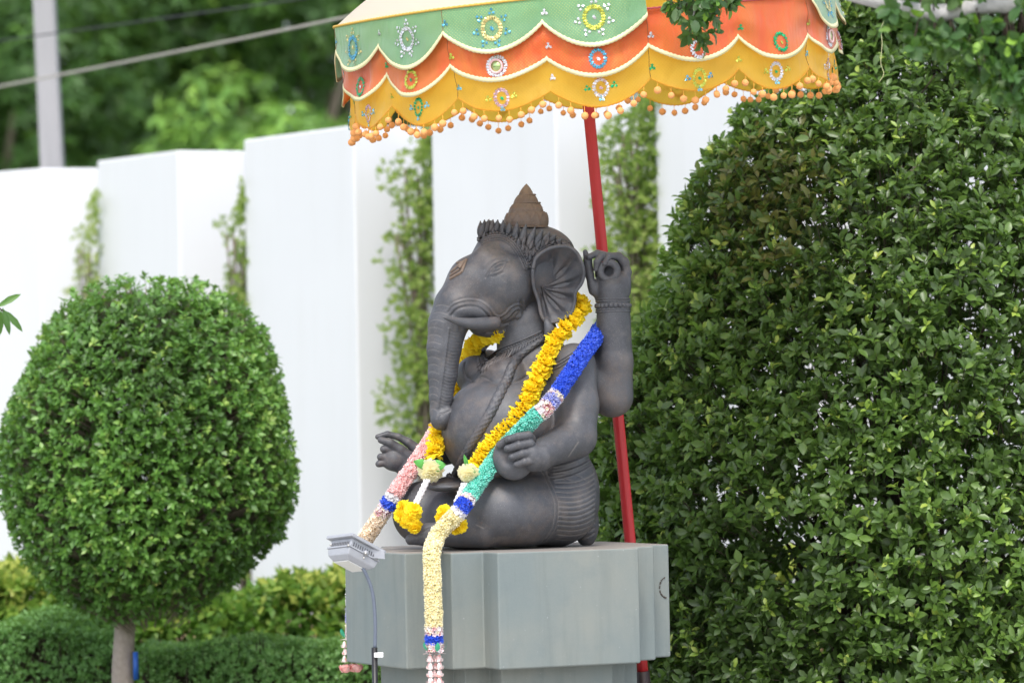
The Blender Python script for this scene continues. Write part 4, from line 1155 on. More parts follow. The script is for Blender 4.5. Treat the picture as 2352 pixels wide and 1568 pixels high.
rp_ = [(1400, 730, -45), (1386, 748, -10), (1372, 768, 40), (1356, 790, 100), (1338, 815, 155), (1310, 858, 200), (1278, 906, 225), (1250, 940, 245), (1230, 956, 246), (1204, 982, 232), (1180, 1006, 218), (1157, 1031, 212), (1134, 1060, 220), (1112, 1090, 238), (1092, 1118, 258), (1066, 1158, 284), (1040, 1190, 286), (1014, 1216, 280), (998, 1244, 290), (992, 1270, 365), (993, 1320, 385), (996, 1400, 388), (997, 1450, 388), (998, 1492, 388)]
rpath = resample([Pt(*p) for p in rp_], .008)
Lr = np.concatenate([[0], np.cumsum(np.linalg.norm(np.diff(rpath, axis=0), axis=1))]) / np.sum(np.linalg.norm(np.diff(rpath, axis=0), axis=1))
def frac_at(path, x, y):
    p = Pt(x, y, 250)
    # closest in the picture plane
    def pr(v): d = v - CAM; return np.array([d @ RIGHT / (d @ F), d @ UP / (d @ F)])
    t = pr(p); L_ = np.concatenate([[0], np.cumsum(np.linalg.norm(np.diff(path, axis=0), axis=1))]); i = int(np.argmin([np.sum((pr(v) - t) ** 2) for v in path])); return L_[i] / L_[-1]
fa_ = lambda x, y: frac_at(rpath, x, y)
bands = [(fa_(1279, 903), 'blue_florets', BLUE, BLUET), (fa_(1270, 915), 'band_florets', MIXC, WHT), (fa_(1258, 930), 'blue_band', BLUE, WHT), (fa_(1238, 949), 'band_florets', MIXC, WHT),
         (fa_(1078, 1140), 'teal_florets', TEAL, TEALT), (fa_(1069, 1152), 'band_florets', MIXC, WHT), (fa_(1056, 1166), 'blue_band', BLUE, BLUET), (fa_(1046, 1180), 'band_florets', WHT, WHT),
         (fa_(996, 1443), 'cream_florets', PALE, PALET), (fa_(996, 1455), 'band_florets', MIXC, WHT), (fa_(997, 1472), 'blue_band', BLUE, BLUET), (1.01, 'band_florets', MIXC, WHT)]
floret_tube(rpath, 0.0335, bands, gar)
lp_ = [(1030, 925, -75), (1012, 965, -60), (996, 1000, -30), (965, 1048, 20), (935, 1092, 60), (908, 1132, 85), (893, 1156, 85), (872, 1188, 70), (848, 1224, 40), (826, 1254, -10), (806, 1275, -60), (814, 1300, -95), (813, 1380, -95), (812, 1430, -95), (811, 1465, -95)]
lpath = resample([Pt(*p) for p in lp_], .008)
fl_ = lambda x, y: frac_at(lpath, x, y)
floret_tube(lpath, 0.0325, [(fl_(905, 1138), 'pink_florets', PINK, PINKT), (fl_(898, 1148), 'band_florets', WHT, WHT), (fl_(889, 1162), 'blue_band', BLUE, BLUET), (fl_(878, 1178), 'band_florets', MIXC, WHT),
                            (fl_(808, 1300), 'orange_florets', ORN, ORNT), (fl_(806, 1390), 'cream_florets', WHT, WHT), (fl_(805, 1430), 'blue_band', BLUE, WHT), (1.01, 'band_florets', MIXC, WHT)], gar)
# end tassels: leaves, cup, strings of bell buds, roses
LEAFP = simple('plastic_leaf', (0.04, 0.36, 0.20), 0.45)
BELL = NT('pink_white_plastic'); gz = BELL.noise(60, 2); BELL.l(BELL.mix(BELL.ramp(gz.outputs[0], [(.45, (0, 0, 0)), (.7, (1, 1, 1))]).outputs[0], (0.86, 0.78, 0.76), (0.88, 0.36, 0.32)), BELL.b.inputs['Base Color']); BELL.b.inputs['Roughness'].default_value = .4; BELL = BELL.m
ROSE = NT('rose_plastic'); gz = ROSE.noise(45, 2); ROSE.l(ROSE.mix(gz.outputs[0], (0.86, 0.20, 0.17), (0.90, 0.70, 0.66)), ROSE.b.inputs['Base Color']); ROSE.b.inputs['Roughness'].default_value = .4; ROSE = ROSE.m
def petal_ring(mbx, c, axis, n, r0_, L_, W_, lift, curl, ph=0.0):
    a, b_, t = frame(axis)
    for i in range(n):
        an = ph + i * 2 * math.pi / n; o_ = a * math.cos(an) + b_ * math.sin(an); sd = np.cross(t, o_)
        rows_ = []
        for k, (u, w_) in enumerate(((0, .35), (.4, 1), (.75, .85), (1, .1))):
            p = c + o_ * (r0_ + L_ * u * math.cos(lift + curl * u)) + t * L_ * u * math.sin(lift + curl * u)
            rows_ += [p - sd * W_ * w_ + t * .001 * (k % 2), p + o_ * .001, p + sd * W_ * w_]
        mbx.add(rows_, [(k * 3 + j, k * 3 + j + 1, k * 3 + j + 4, k * 3 + j + 3) for k in range(3) for j in range(2)])
def bell(mbx, c):
    prof = [(.002, .030), (.0065, .024), (.0085, .012), (.0075, .002)]
    n = 8; V = [c + np.array([r_ * math.cos(2 * math.pi * j / n), r_ * math.sin(2 * math.pi * j / n), z]) for r_, z in prof for j in range(n)]
    mbx.add(V, [(i * n + j, i * n + (j + 1) % n, (i + 1) * n + (j + 1) % n, (i + 1) * n + j)[::-1] for i in range(3) for j in range(n)])
    petal_ring(mbx, c + np.array([0, 0, .002]), (0, 0, 1), 5, .006, .016, .0035, -.5, 1.6, random.uniform(0, 6))
def tassel(c, nlev, rose, strings):
    t = empty('tassel', c); setparent(t, gar)
    for li_ in range(5): mbx = MB(); petal_ring(mbx, c, (0, 0, 1), 1, .032, .040, .011, .6, .5, .3 + li_ * 1.2566); mbx.build('collar_leaf', LEAFP, t)
    mbx = MB(); petal_ring(mbx, c - np.array([0, 0, .012]), (0, 0, -1), 7, .006, .040, .014, -.15, .1); mbx.build('flower_cup', BELL, t)
    for sx_, sy_ in strings:
        mbx = MB(); base = c + np.array([sx_, sy_, -.015])
        V, Fq = tube_geo([base, base + np.array([0, 0, -.032 * nlev - .01])], .0012, 4); mbx.add(V, Fq)
        for k in range(nlev): bell(mbx, base + np.array([random.uniform(-.002, .002), random.uniform(-.002, .002), -.03 * (k + 1)]))
        mbx.build('bud_string', BELL, t)
        if rose:
            e = base + np.array([0, 0, -.032 * nlev - .02]); mbx = MB()
            petal_ring(mbx, e + np.array([0, 0, .01]), (0, 0, -1), 5, .0005, .026, .008, .1, .3); mbx.build('sepals', LEAFP, t)
            mbx = MB()
            for lv in range(5): petal_ring(mbx, e + np.array([0, 0, -.004 * lv]), (0, 0, -1), 4 + lv % 2, .004 + .002 * lv, .036 - .006 * (4 - lv) * .6, .018, -.9 + .28 * (4 - lv) * 1.0, -.5, lv * .7)
            mbx.build('rose', ROSE, t)
tassel(Pt(998, 1494, 388), 5, True, [(-.016, -.012), (.016, -.012), (0, .02), (-.022, .012), (.022, .012)])
tassel(Pt(806, 1462, -95), 3, True, [(-.026, -.03), (.022, -.015), (.0, .02)])

# marigold garland
PETAL = NT('marigold_petals'); at = PETAL.attr('tint'); PETAL.l(PETAL.ramp(at.outputs['Fac'], [(0, (0.96, 0.58, 0.008)), (.5, (0.98, 0.74, 0.012)), (1, (0.98, 0.82, 0.03))]).outputs[0], PETAL.b.inputs['Base Color']); PETAL.b.inputs['Roughness'].default_value = .75
def transl(m, col, f_):
    tr = m.n('ShaderNodeBsdfTranslucent'); tr.inputs[0].default_value = (*col, 1); mx = m.n('ShaderNodeMixShader'); mx.inputs[0].default_value = f_
    m.l(m.b.outputs[0], mx.inputs[1]); m.l(tr.outputs[0], mx.inputs[2]); m.l(mx.outputs[0], m.out.inputs['Surface'])
transl(PETAL, (1.0, 0.72, 0.01), .35); PETAL = PETAL.m
CREAMP = NT('cream_petals'); at = CREAMP.attr('tint'); CREAMP.l(CREAMP.ramp(at.outputs['Fac'], [(0, (0.97, 0.76, 0.28)), (.4, (0.98, 0.93, 0.60)), (1, (0.98, 0.96, 0.80))]).outputs[0], CREAMP.b.inputs['Base Color']); CREAMP.b.inputs['Roughness'].default_value = .75; transl(CREAMP, (1.0, 0.93, 0.6), .5); CREAMP = CREAMP.m
def rosette_mesh(seed, mat, layers=4, R_=0.043, flat=.45, name='marigold'):
    rgn = np.random.default_rng(seed); V = []; Fq = []; tint = []
    for ly in range(layers):
        rad = R_ * (1 - .17 * ly); npet = 11 - ly; z0 = (ly / max(1, layers - 1)) * R_ * flat
        for i in range(npet):
            an = 2 * math.pi * (i + .5 * (ly % 2)) / npet + rgn.uniform(-.15, .15); el_ = -.25 + .32 * ly + rgn.uniform(-.2, .2)
            rl = rad * rgn.uniform(.90, 1.06); w0 = rad * .34
            b0 = len(V)
            for k, (u, wd) in enumerate(((.12, .4), (.55, 1.1), (.85, 1.35), (1.0, 1.15))):
                for j, s in enumerate((-1, -.33, .33, 1)):
                    ruff = (.0019 if k >= 2 else .0012) * (1 if j % 2 else -1) + rgn.uniform(-.0006, .0006)
                    r_ = rl * u * (1 - (.06 if j in (1, 2) else 0) * (k == 3)); 
                    x = r_ * math.cos(el_ * u); z = z0 * (1 - u * .2) + r_ * math.sin(el_ * u) + ruff
                    V.append((x * math.cos(an) - s * w0 * wd * math.sin(an), x * math.sin(an) + s * w0 * wd * math.cos(an), z)); tint.append(.35 + .6 * u + rgn.uniform(-.15, .15))
            Fq += [(b0 + k * 4 + j, b0 + k * 4 + j + 1, b0 + k * 4 + j + 5, b0 + k * 4 + j + 4) for k in range(3) for j in range(3)]
    me = make_mesh(name, V, Fq, True); me.materials.append(mat); vattr(me, 'tint', np.clip(tint, 0, 1)); return me
mgs = [rosette_mesh(s, PETAL) for s in range(5)]; crm = [rosette_mesh(50 + s, CREAMP, 5, .058, .6, 'pale_flower') for s in range(2)]
mgar = empty('marigold_garland', Pt(1180, 900, 150), 'yellow marigold garland hanging round the neck of the statue, pale blooms at its ends', 'garland')
rgm = random.Random(5)
def put_flower(me, p, axis, s=1.0, flat=1.0, name='marigold', parent=None):
    o = bpy.data.objects.new(name, me); COL.objects.link(o)
    qd = Vector([float(v) for v in axis]).to_track_quat('Z', 'Y') @ Vector((0, 0, 1)).rotation_difference(Vector((0, 0, 1)))
    from mathutils import Quaternion
    qd = qd @ Quaternion((0, 0, 1), rgm.uniform(0, 6.28))
    o.matrix_basis = Matrix.LocRotScale(Vector([float(v) for v in p]), qd, Vector((s, s, s * flat)))
    setparent(o, parent or mgar); return o
def mset(pxs, woff, wfix=None, s0=1.0):
    pts = []
    for i, (x, y) in enumerate(pxs):
        h = B.hit(x, y) if wfix is None else None
        p = h + (CAM - h) / np.linalg.norm(CAM - h) * woff if h is not None else Pt(x, y, wfix[i] if wfix else 60)
        pts.append(p)
    pts = np.array(pts); sm = pts.copy()
    for _ in range(2): sm[1:-1, 1] = (sm[:-2, 1] + sm[1:-1, 1] * 2 + sm[2:, 1]) / 4
    for i, p in enumerate(sm):
        t = sm[min(i + 1, len(sm) - 1)] - sm[max(i - 1, 0)]
        ax = -unit(t) + np.array([rgm.uniform(-.25, .25), rgm.uniform(-.3, .1) - .75, rgm.uniform(-.25, .25)])
        put_flower(mgs[i % 5], p, unit(ax), s0 * rgm.uniform(1.0, 1.15), 1.45)
    return sm
rpx = [(1290, 700), (1312, 694), (1326, 694), (1336, 702), (1329, 716), (1316, 730), (1304, 746), (1292, 760), (1277, 776), (1268, 796), (1257, 818), (1247, 840), (1237, 862), (1228, 884), (1216, 905), (1207, 925), (1194, 943), (1181, 961), (1165, 978), (1148, 994), (1135, 1010), (1121, 1027), (1109, 1044), (1099, 1061)]
wfx = [-60, -30, 0, 30, 50, 66, 80, 92, 104, 112, 120, 128, 138, 150, 160, 170, 178, 185, 190, 192, 192, 194, 200, 208]
mset(rpx, .03, wfx)
lpx = [(1142, 764), (1124, 770), (1106, 779), (1090, 792), (1081, 810), (1073, 829), (1066, 847), (1059, 865), (1053, 883), (1047, 901), (1040, 920), (1030, 940), (1018, 962), (1008, 984), (1004, 1003), (1001, 1023), (996, 1042)]
mset(lpx, .0, [40, 20, 0, -20, -35, -45, -50, -50, -50, -48, -45, -30, 0, 30, 55, 80, 110], .95)
# pendants
WSTR = simple('white_bud_string', (0.80, 0.78, 0.80), 0.6); LFG = simple('cloth_leaf', (0.10, 0.38, 0.07), 0.5, var=.15)
def cloth_leaf(p, d, L_, W_):
    V = []; d = unit(np.array(d, float)); s = unit(np.cross(d, [0, -1, 0])); n = np.cross(s, d)
    for u in np.linspace(0, 1, 8):
        w_ = W_ * math.sin(math.pi * min(1, u * .94 + .06)) ** .8
        for j in (-1, 0, 1): V.append(p + d * L_ * u + s * w_ * j + n * (.012 * math.sin(u * 2.5) + .006 * abs(j)))
    Fq = [(k * 3 + j, k * 3 + j + 1, k * 3 + j + 4, k * 3 + j + 3) for k in range(7) for j in (0, 1)]
    o = obj('cloth_leaf', V, Fq, LFG, mgar); sd = o.modifiers.new('thick', 'SOLIDIFY'); sd.thickness = .0015
def pendant(c, cw, s, str_px, blooms, leaves):
    p = Pt(*c, cw); put_flower(crm[0], p, (-.1, -.75, -.55), s, .8, 'pale_flower'); put_flower(crm[1], p + np.array([.004, .004, -.008]), (.2, -.6, -.8), s * .95, .8, 'pale_flower')
    for dx, dy, L_, W_ in leaves: cloth_leaf(p + np.array([0, .005, .02]), (dx, -.25, dy), L_, W_)
    mbx = MB(); pp = resample([Pt(*a) for a in str_px], .009)
    for i, v in enumerate(pp):
        for k in range(4):
            a = k * 1.57 + i * .8; V, Fq = sphere_geo(v + np.array([math.cos(a), math.sin(a) * .8, 0]) * .009, .0062, 7, 5, (1, 1, 1.3)); mbx.add(V, Fq)
    mbx.build('white_string', WSTR, mgar)
    for (x, y, w_, s_, ax) in blooms: put_flower(mgs[rgm.randrange(5)], Pt(x, y, w_), ax, s_, 1.1)
pendant((988, 1082), 175, .98, [(980, 1104, 185), (968, 1130, 190), (956, 1155, 195)], [(926, 1164, 190, .8, (-.7, -.5, .3)), (920, 1184, 195, .8, (-.4, -.8, -.1)), (950, 1172, 205, .95, (.3, -.8, .3)), (944, 1192, 205, .9, (.1, -.9, -.2)), (952, 1210, 205, .8, (.1, -.6, -.7)), (932, 1200, 200, .7, (-.3, -.7, -.5))], [(-1, .35, .075, .020), (1, .1, .07, .024)])
pendant((1075, 1086), 262, .8, [(1066, 1112, 262), (1058, 1132, 262), (1050, 1150, 262)], [(1018, 1174, 262, .75, (-.5, -.8, .2)), (1016, 1192, 262, .75, (-.2, -.8, -.5)), (1058, 1208, 262, .8, (.3, -.8, -.3)), (1046, 1214, 262, .7, (-.1, -.7, -.6))], [(-.25, .95, .06, .008), (.7, -.4, .04, .01)])

# ------------------------------------------------------------------ floodlight
LG = simple('grey_painted_metal', (0.36, 0.37, 0.40), 0.45, 0.2, .06, 40); DK = simple('black_plastic_pipe', (0.012, 0.012, 0.014), 0.4); GLS = simple('frosted_glass', (0.62, 0.62, 0.60), 0.25, 0, .03); BOLT = simple('steel_bolt', (0.45, 0.44, 0.42), 0.35, .9); FIN = simple('dark_fins', (0.12, 0.12, 0.13), .5, .4); CND = simple('grey_conduit', (0.11, 0.13, 0.17), .5)
flp = empty('floodlight', (*Pt(858, 1500, 430)[:2], 0), 'small grey floodlight on a bent conduit and black pipe left of the pedestal', 'floodlight')
e1 = unit(np.array([72, 61, -44.0])); e2 = unit(np.array([-62, 67, -8.0])); e2 = unit(e2 - e1 * (e1 @ e2)); e3 = np.cross(e1, e2)
if e3[2] < 0: e3 = -e3
c0 = Pt(809, 1226, 470) + e1 * .092 + e2 * .080 - e3 * .032
mb = MB()
def bx(c, a, b_, c_, mbx=None): V, Fq = box_geo(c, e1 * a, e2 * b_, e3 * c_); (mbx or mb).add(V, Fq)
def bev(o, w_=.003):
    md = o.modifiers.new('bevel', 'BEVEL'); md.width = w_; md.segments = 2; md.limit_method = 'ANGLE'; return o
mb = MB(); bx(c0 + e3 * .032, .092, .080, .0065); bev(mb.build('lid', LG, flp, False), .002)
mb = MB(); bx(c0 + e3 * .010, .074, .064, .016); bev(mb.build('gear_box', LG, flp, False))
mb = MB()
for k in range(11): bx(c0 + e3 * .004 - e2 * .0645 + e1 * (-.06 + k * .012), .002, .002, .008)
for k in range(11): bx(c0 + e3 * .004 - e1 * .0745 + e2 * (-.050 + k * .010), .002, .002, .008)
mb.build('fins', FIN, flp, False)
mb = MB(); bx(c0 - e3 * .010, .082, .071, .0035); bev(mb.build('frame', LG, flp, False), .001)
# tapered lower housing with a glass face
V = []
for z, a, b_ in ((-.014, .079, .068), (-.042, .072, .062), (-.058, .054, .046)):
    V += [c0 + e3 * z + e1 * a * sx_ + e2 * b_ * sy_ for sx_, sy_ in ((-1, -1), (1, -1), (1, 1), (-1, 1))]
Fq = [(i * 4 + j, i * 4 + (j + 1) % 4, (i + 1) * 4 + (j + 1) % 4, (i + 1) * 4 + j) for i in range(2) for j in range(4)] + [(8, 9, 10, 11), (3, 2, 1, 0)]
bev(obj('reflector_housing', V, Fq, LG, flp, False), .003)
mb = MB(); bx(c0 - e3 * .0595, .050, .043, .002); mb.build('glass', GLS, flp, False)
pk = Pt(840, 1270, 440)
V, Fq = tube_geo([pk + np.array([0, -.012, 0]), pk + np.array([0, .01, 0])], .012, 14); obj('knuckle', V, Fq, LG, flp)
V, Fq = tube_geo([pk + np.array([0, -.017, 0]), pk + np.array([0, -.011, 0])], .008, 8); obj('bolt', V, Fq, BOLT, flp)
for (x, y) in ((760, 1251), (800, 1252), (836, 1281)):
    V, Fq = tube_geo([Pt(x, y, 470), Pt(x, y, 455)], .005, 8); obj('bolt', V, Fq, BOLT, flp)
ba, bb_ = Pt(842, 1268, 425), Pt(884, 1272, 415)
V, Fq = box_geo((ba + bb_) / 2, (bb_ - ba) / 2, np.array([0, .006, 0]), np.array([.0, 0, .016])); bev(obj('bracket', V, Fq, LG, flp, False), .002)
V, Fq = box_geo((ba + bb_) / 2 - np.array([0, 0, .016]), (bb_ - ba) / 2, np.array([0, .02, 0]), np.array([0, 0, .002])); obj('bracket', V, Fq, LG, flp, False)
cpath = resample([Pt(*a) for a in ((820, 1288, 430), (832, 1302, 430), (845, 1328, 430), (855, 1358, 430), (860, 1395, 430), (862, 1440, 430), (861, 1490, 430))], .02)
V, Fq = tube_geo(cpath, .0072, 12); obj('conduit', V, Fq, CND, flp)
pt = Pt(860, 1486, 430); V, Fq = tube_geo([pt, np.array([pt[0], pt[1], 0])], .0120, 14); obj('pipe', V, Fq, DK, flp)
V, Fq = box_geo(Pt(870, 1503, 432), np.array([.018, 0, 0]), np.array([0, .014, 0]), np.array([0, 0, .0095])); bev(obj('clip', V, Fq, simple('white_plastic', (.8, .8, .8), .5), flp, False), .002)
# ------------------------------------------------------------------ the setting
GR_M = simple('lawn_soil', (0.07, 0.11, 0.035), 0.95, 0, .3, 4, .5)
V = [(-80, -20, 0), (80, -20, 0), (80, 160, 0), (-80, 160, 0)]
o = obj('ground', V, [(0, 1, 2, 3)], GR_M); o['kind'] = 'structure'
# unseen paved ground around the pedestal, widened and lightened to bounce light upward
PV = simple('bounce_paving', (0.46, 0.44, 0.41), .85, 0, .15, 8)
V, Fq = prism_geo([(-14, 2.0), (14, 2.0), (14, 16.95), (-14, 16.95)], .004, .03); o = obj('path', V, Fq, PV, None, False); o['kind'] = 'structure'

# white wall blocks ------------------------------------------------------------
WM = NT('white_wall_paint'); a = WM.noise(1.2, 4); g = WM.n('ShaderNodeNewGeometry'); mp = WM.n('ShaderNodeMapping'); mp.inputs['Scale'].default_value = (6, 6, .5); WM.l(g.outputs['Position'], mp.inputs[0]); s_ = WM.noise(1, 5, .6, mp.outputs[0])
c = WM.mix(a.outputs[0], (0.655, 0.655, 0.68), (0.70, 0.70, 0.725)); c = WM.mix(WM.math('MULTIPLY', WM.ramp(s_.outputs[0], [(.5, (0, 0, 0)), (.8, (1, 1, 1))]).outputs[0], .25), c, (.58, .575, .57)); WM.l(c, WM.b.inputs['Base Color']); WM.b.inputs['Roughness'].default_value = .7; WM = WM.m
TAN = simple('tan_stone_base', (0.46, 0.33, 0.20), .8, 0, .2, 9)
def X(px, Y): return (px - 1176) / FPX * Y
WT = 3.70
blk = [((-260, 30.6), (-125, 30.1), (5, 30.2)), ((-130, 29.6), (95, 28.9), (232, 29.0)), ((230, 28.2), (415, 27.3), (572, 27.5)), ((568, 26.4), (820, 25.3), (1002, 25.6)), ((1000, 24.6), (1285, 23.6), (1518, 23.9)), ((1515, 23.0), (1850, 21.9), (2140, 22.2)), ((2138, 21.3), (2520, 20.3), (2800, 20.6)), ((2798, 19.8), (3200, 19.0), (3500, 19.3))]
wl = ['far left white wall block ending behind the round tree', 'white wall block above the left edge of the round tree', 'white wall block directly behind the top of the round tree', 'broad white wall block between the round tree and the statue', 'white wall block directly behind the statue', 'white wall block between the red pole and the tall shrub', 'white wall block behind the tall clipped shrub', 'white wall block beyond the right side of the shrub']
for i, (p0, p1, p2) in enumerate(blk):
    a, b_, c = [(X(*p), p[1]) for p in (p0, p1, p2)]
    d = 1.1
    poly = [a, b_, c, (c[0] + .2, c[1] + d), (a[0] + .15, a[1] + d)]
    if i in (0, 7): pass
    V, Fq = prism_geo(poly, 0.45, WT - .002 * i)
    o = obj('wall_block', V, Fq, WM, None, False); tag(o, wl[i], 'wall', 'zigzag white wall blocks')
    md = o.modifiers.new('bevel', 'BEVEL'); md.width = .015; md.segments = 2
    cx = sum(p[0] for p in poly) / 5; cy = sum(p[1] for p in poly) / 5
    pl2 = [(cx + (x - cx) * 1.02, cy + (y - cy) * 1.02 - .03) for x, y in poly]
    V, Fq = prism_geo(pl2, 0, .448); b = obj('stone_plinth', V, Fq, TAN, o, False)

# leaf materials ----------------------------------------------------------------
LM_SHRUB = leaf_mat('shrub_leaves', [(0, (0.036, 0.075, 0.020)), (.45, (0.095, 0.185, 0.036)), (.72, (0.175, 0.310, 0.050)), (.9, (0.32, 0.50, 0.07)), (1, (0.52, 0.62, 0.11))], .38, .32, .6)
LM_OLIVE = leaf_mat('olive_leaves', [(0, (0.075, 0.075, 0.020)), (.5, (0.150, 0.150, 0.034)), (.85, (0.22, 0.26, 0.045)), (1, (0.38, 0.46, 0.07))], .38, .3, .5)
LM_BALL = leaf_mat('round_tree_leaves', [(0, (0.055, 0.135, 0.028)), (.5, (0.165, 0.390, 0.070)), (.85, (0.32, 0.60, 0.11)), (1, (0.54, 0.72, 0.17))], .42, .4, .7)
LM_CROT = leaf_mat('croton_leaves', [(0, (0.09, 0.22, 0.04)), (.5, (0.18, 0.38, 0.06)), (.85, (0.36, 0.54, 0.08)), (1, (0.66, 0.70, 0.14))], .5, .45, .5)
LM_HEDGE = leaf_mat('fine_hedge_leaves', [(0, (0.16, 0.36, 0.11)), (.6, (0.34, 0.64, 0.22)), (1, (0.50, 0.76, 0.30))], .5, .5, .5)
LM_MANGO = leaf_mat('mango_leaves', [(0, (0.026, 0.083, 0.026)), (.5, (0.075, 0.194, 0.045)), (.8, (0.209, 0.448, 0.075)), (1, (0.448, 0.747, 0.120))], .45, .35)
LM_CLIMB = leaf_mat('climber_leaves', [(0, (0.30, 0.42, 0.12)), (.5, (0.50, 0.62, 0.16)), (1, (0.70, 0.74, 0.28))], .5, .6, .4)
BARK = simple('bark', (0.20, 0.16, 0.125), .9, 0, .25, 25, .6); TWIG = simple('brown_twigs', (0.05, 0.034, 0.024), .85, 0, .25, 40)
OBARK = simple('grey_white_bark', (0.40, 0.385, 0.38), .85, 0, .25, 45, .6)
GBARK = simple('pale_bark', (0.33, 0.27, 0.235), .85, 0, .22, 35, .6)

# large shrub -------------------------------------------------------------------
SC = np.array([X(2090, 18.0), 18.0]); ys = np.array([-260, -180, -60, 130, 215, 290, 400, 500, 620, 720, 850, 1000, 1200, 1500, 1880]); lf = np.array([2005, 1975, 1935, 1890, 1800, 1715, 1650, 1578, 1512, 1466, 1435, 1378, 1350, 1345, 1360])
zs = np.array([P(1400, y, 18.0)[2] for y in ys])[::-1]; rs_ = ((2090 - lf) / 490.0)[::-1]
def srad(z): return np.interp(z, zs, rs_)
rg1 = np.random.default_rng(21)
def shell_points(n, zlo, zhi, radf, c, rng, depth, front=None, bump=.04, sq=1.0):
    out = []
    while sum(len(o) for o in out) < n:
        m_ = n * 2; z = rng.uniform(zlo, zhi, m_); r_ = radf(z); keep = rng.random(m_) * radf(np.linspace(zlo, zhi, 40)).max() * 1.03 < r_ + .08
        th = rng.uniform(0, 2 * math.pi, m_)
        if front is not None: keep &= (np.cos(th) > -0.25) | (rng.random(m_) < front)
        z, r_, th = z[keep], r_[keep], th[keep]
        dz = .01; sl_ = (radf(z + dz) - radf(z - dz)) / (2 * dz)
        inn = rng.random(len(z)) ** 1.6 * depth
        nx, ny, nz_ = np.sin(th), -np.cos(th), -sl_
        N_ = unit(np.stack([nx, ny, nz_], 1))
        Pp = np.stack([c[0] + r_ * nx, c[1] + r_ * ny * sq, z], 1)
        bmp = vnoise(Pp, 3.2, 9) * bump + vnoise(Pp, 9.0, 10) * bump * .5
        Pp = Pp - N_ * (inn - bmp)[:, None]
        out.append(np.concatenate([Pp, N_, inn[:, None]], 1))
    A = np.concatenate(out)[:n]; return A[:, :3], A[:, 3:6], A[:, 6]
def gaps(p, f, thr, seed):
    return vnoise(p, f, seed) < thr
shrub = empty('clipped_shrub', (SC[0], SC[1], 0), 'tall dense clipped shrub with glossy dark green leaves filling the right side', 'shrub')
pts, nn, inn = shell_points(12800, 0.12, zs[-1] - .02, srad, SC, rg1, .26, .22, sq=.85)
k_ = gaps(pts, 2.6, 1.1, 4) ; pts, nn, inn = pts[k_], nn[k_], inn[k_]
ax_ = unit(nn * .8 + np.array([0, 0, .55]) + rg1.normal(size=nn.shape) * .35)
pos, d, nr, L_, W_, idx = clumps(pts, ax_, 7, .95, .061, .030, rg1, .05, .35)
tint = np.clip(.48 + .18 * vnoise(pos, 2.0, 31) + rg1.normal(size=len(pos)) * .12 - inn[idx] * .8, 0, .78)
young = (rg1.random(len(pts)) < .17)[idx] & ((np.arange(len(pos)) % 7) >= 4); tint[young] = rg1.uniform(.82, 1, young.sum()); L_[young] *= .75; W_[young] *= .75
# an olive brown patch on the upper left of the shrub
pc = P(1760, 420, 17.2); olive = (np.exp(-(((pos - pc) * np.array([1, .45, .75])) ** 2).sum(1) / .14) * .85 + .10 * vnoise(pos, 5, 3)) > rg1.uniform(.25, .95, len(pos))
camd = np.linalg.norm(pos - CAM, axis=1); fr_ = (nn[idx][:, 1] < -.25) & (inn[idx] < .03) & ~olive & (pos[:, 0] < X(2352, 17.2)) & (pos[:, 2] < P(2000, 0, 17)[2])
cand = np.nonzero(fr_)[0]; facing = np.abs(nr[cand] @ np.array([0, -1.0, 0.1])) * L_[cand]; sel = cand[np.argsort(-facing)[:300]]
rest = np.ones(len(pos), bool); rest[sel] = False; r1 = rest & ~olive; r2 = rest & olive
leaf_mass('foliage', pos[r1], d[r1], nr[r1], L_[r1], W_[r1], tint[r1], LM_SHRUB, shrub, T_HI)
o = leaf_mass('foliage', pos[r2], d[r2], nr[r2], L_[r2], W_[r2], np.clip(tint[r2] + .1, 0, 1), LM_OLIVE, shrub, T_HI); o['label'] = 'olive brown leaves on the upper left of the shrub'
# single leaves that show largest
def leaf_objects(name, sel, pos, d, nr, L_, W_, tint, mat, parent):
    var = []
    for tv in np.linspace(0.05, 1, 8):
        me = make_mesh(name, T_HI[0], T_HI[1], True); me.materials.append(mat); vattr(me, 'tint', np.full(len(T_HI[0]), tv)); var.append(me)
    for i in sel:
        dd = unit(d[i]); s = unit(np.cross(nr[i], dd)); n = np.cross(dd, s)
        o = bpy.data.objects.new(name, var[int(np.clip(round((tint[i] - .05) / .95 * 7), 0, 7))]); COL.objects.link(o)
        a, b_, c = dd * L_[i], s * W_[i], n * L_[i]
        o.matrix_basis = Matrix(((a[0], b_[0], c[0], pos[i][0]), (a[1], b_[1], c[1], pos[i][1]), (a[2], b_[2], c[2], pos[i][2]), (0, 0, 0, 1)))
        setparent(o, parent)
leaf_objects('leaf', sel, pos, d, nr, L_, W_, tint, LM_SHRUB, shrub)
# darker leaves deeper inside
pi, ni, ii = shell_points(4200, 0.35, zs[-1] - .3, lambda z: srad(z) * .8, SC, rg1, .3, .6, sq=.8)
p2_, d2_, n2_, l2_, w2_, ix2 = clumps(pi, unit(ni + np.array([0, 0, .4]) + rg1.normal(size=ni.shape) * .5), 5, 1.0, .075, .038, rg1, .05, .5)
leaf_mass('inner_foliage', p2_, d2_, n2_, l2_, w2_, np.clip(.15 + rg1.normal(size=len(p2_)) * .1, 0, 1), LM_SHRUB, shrub, T_LO)
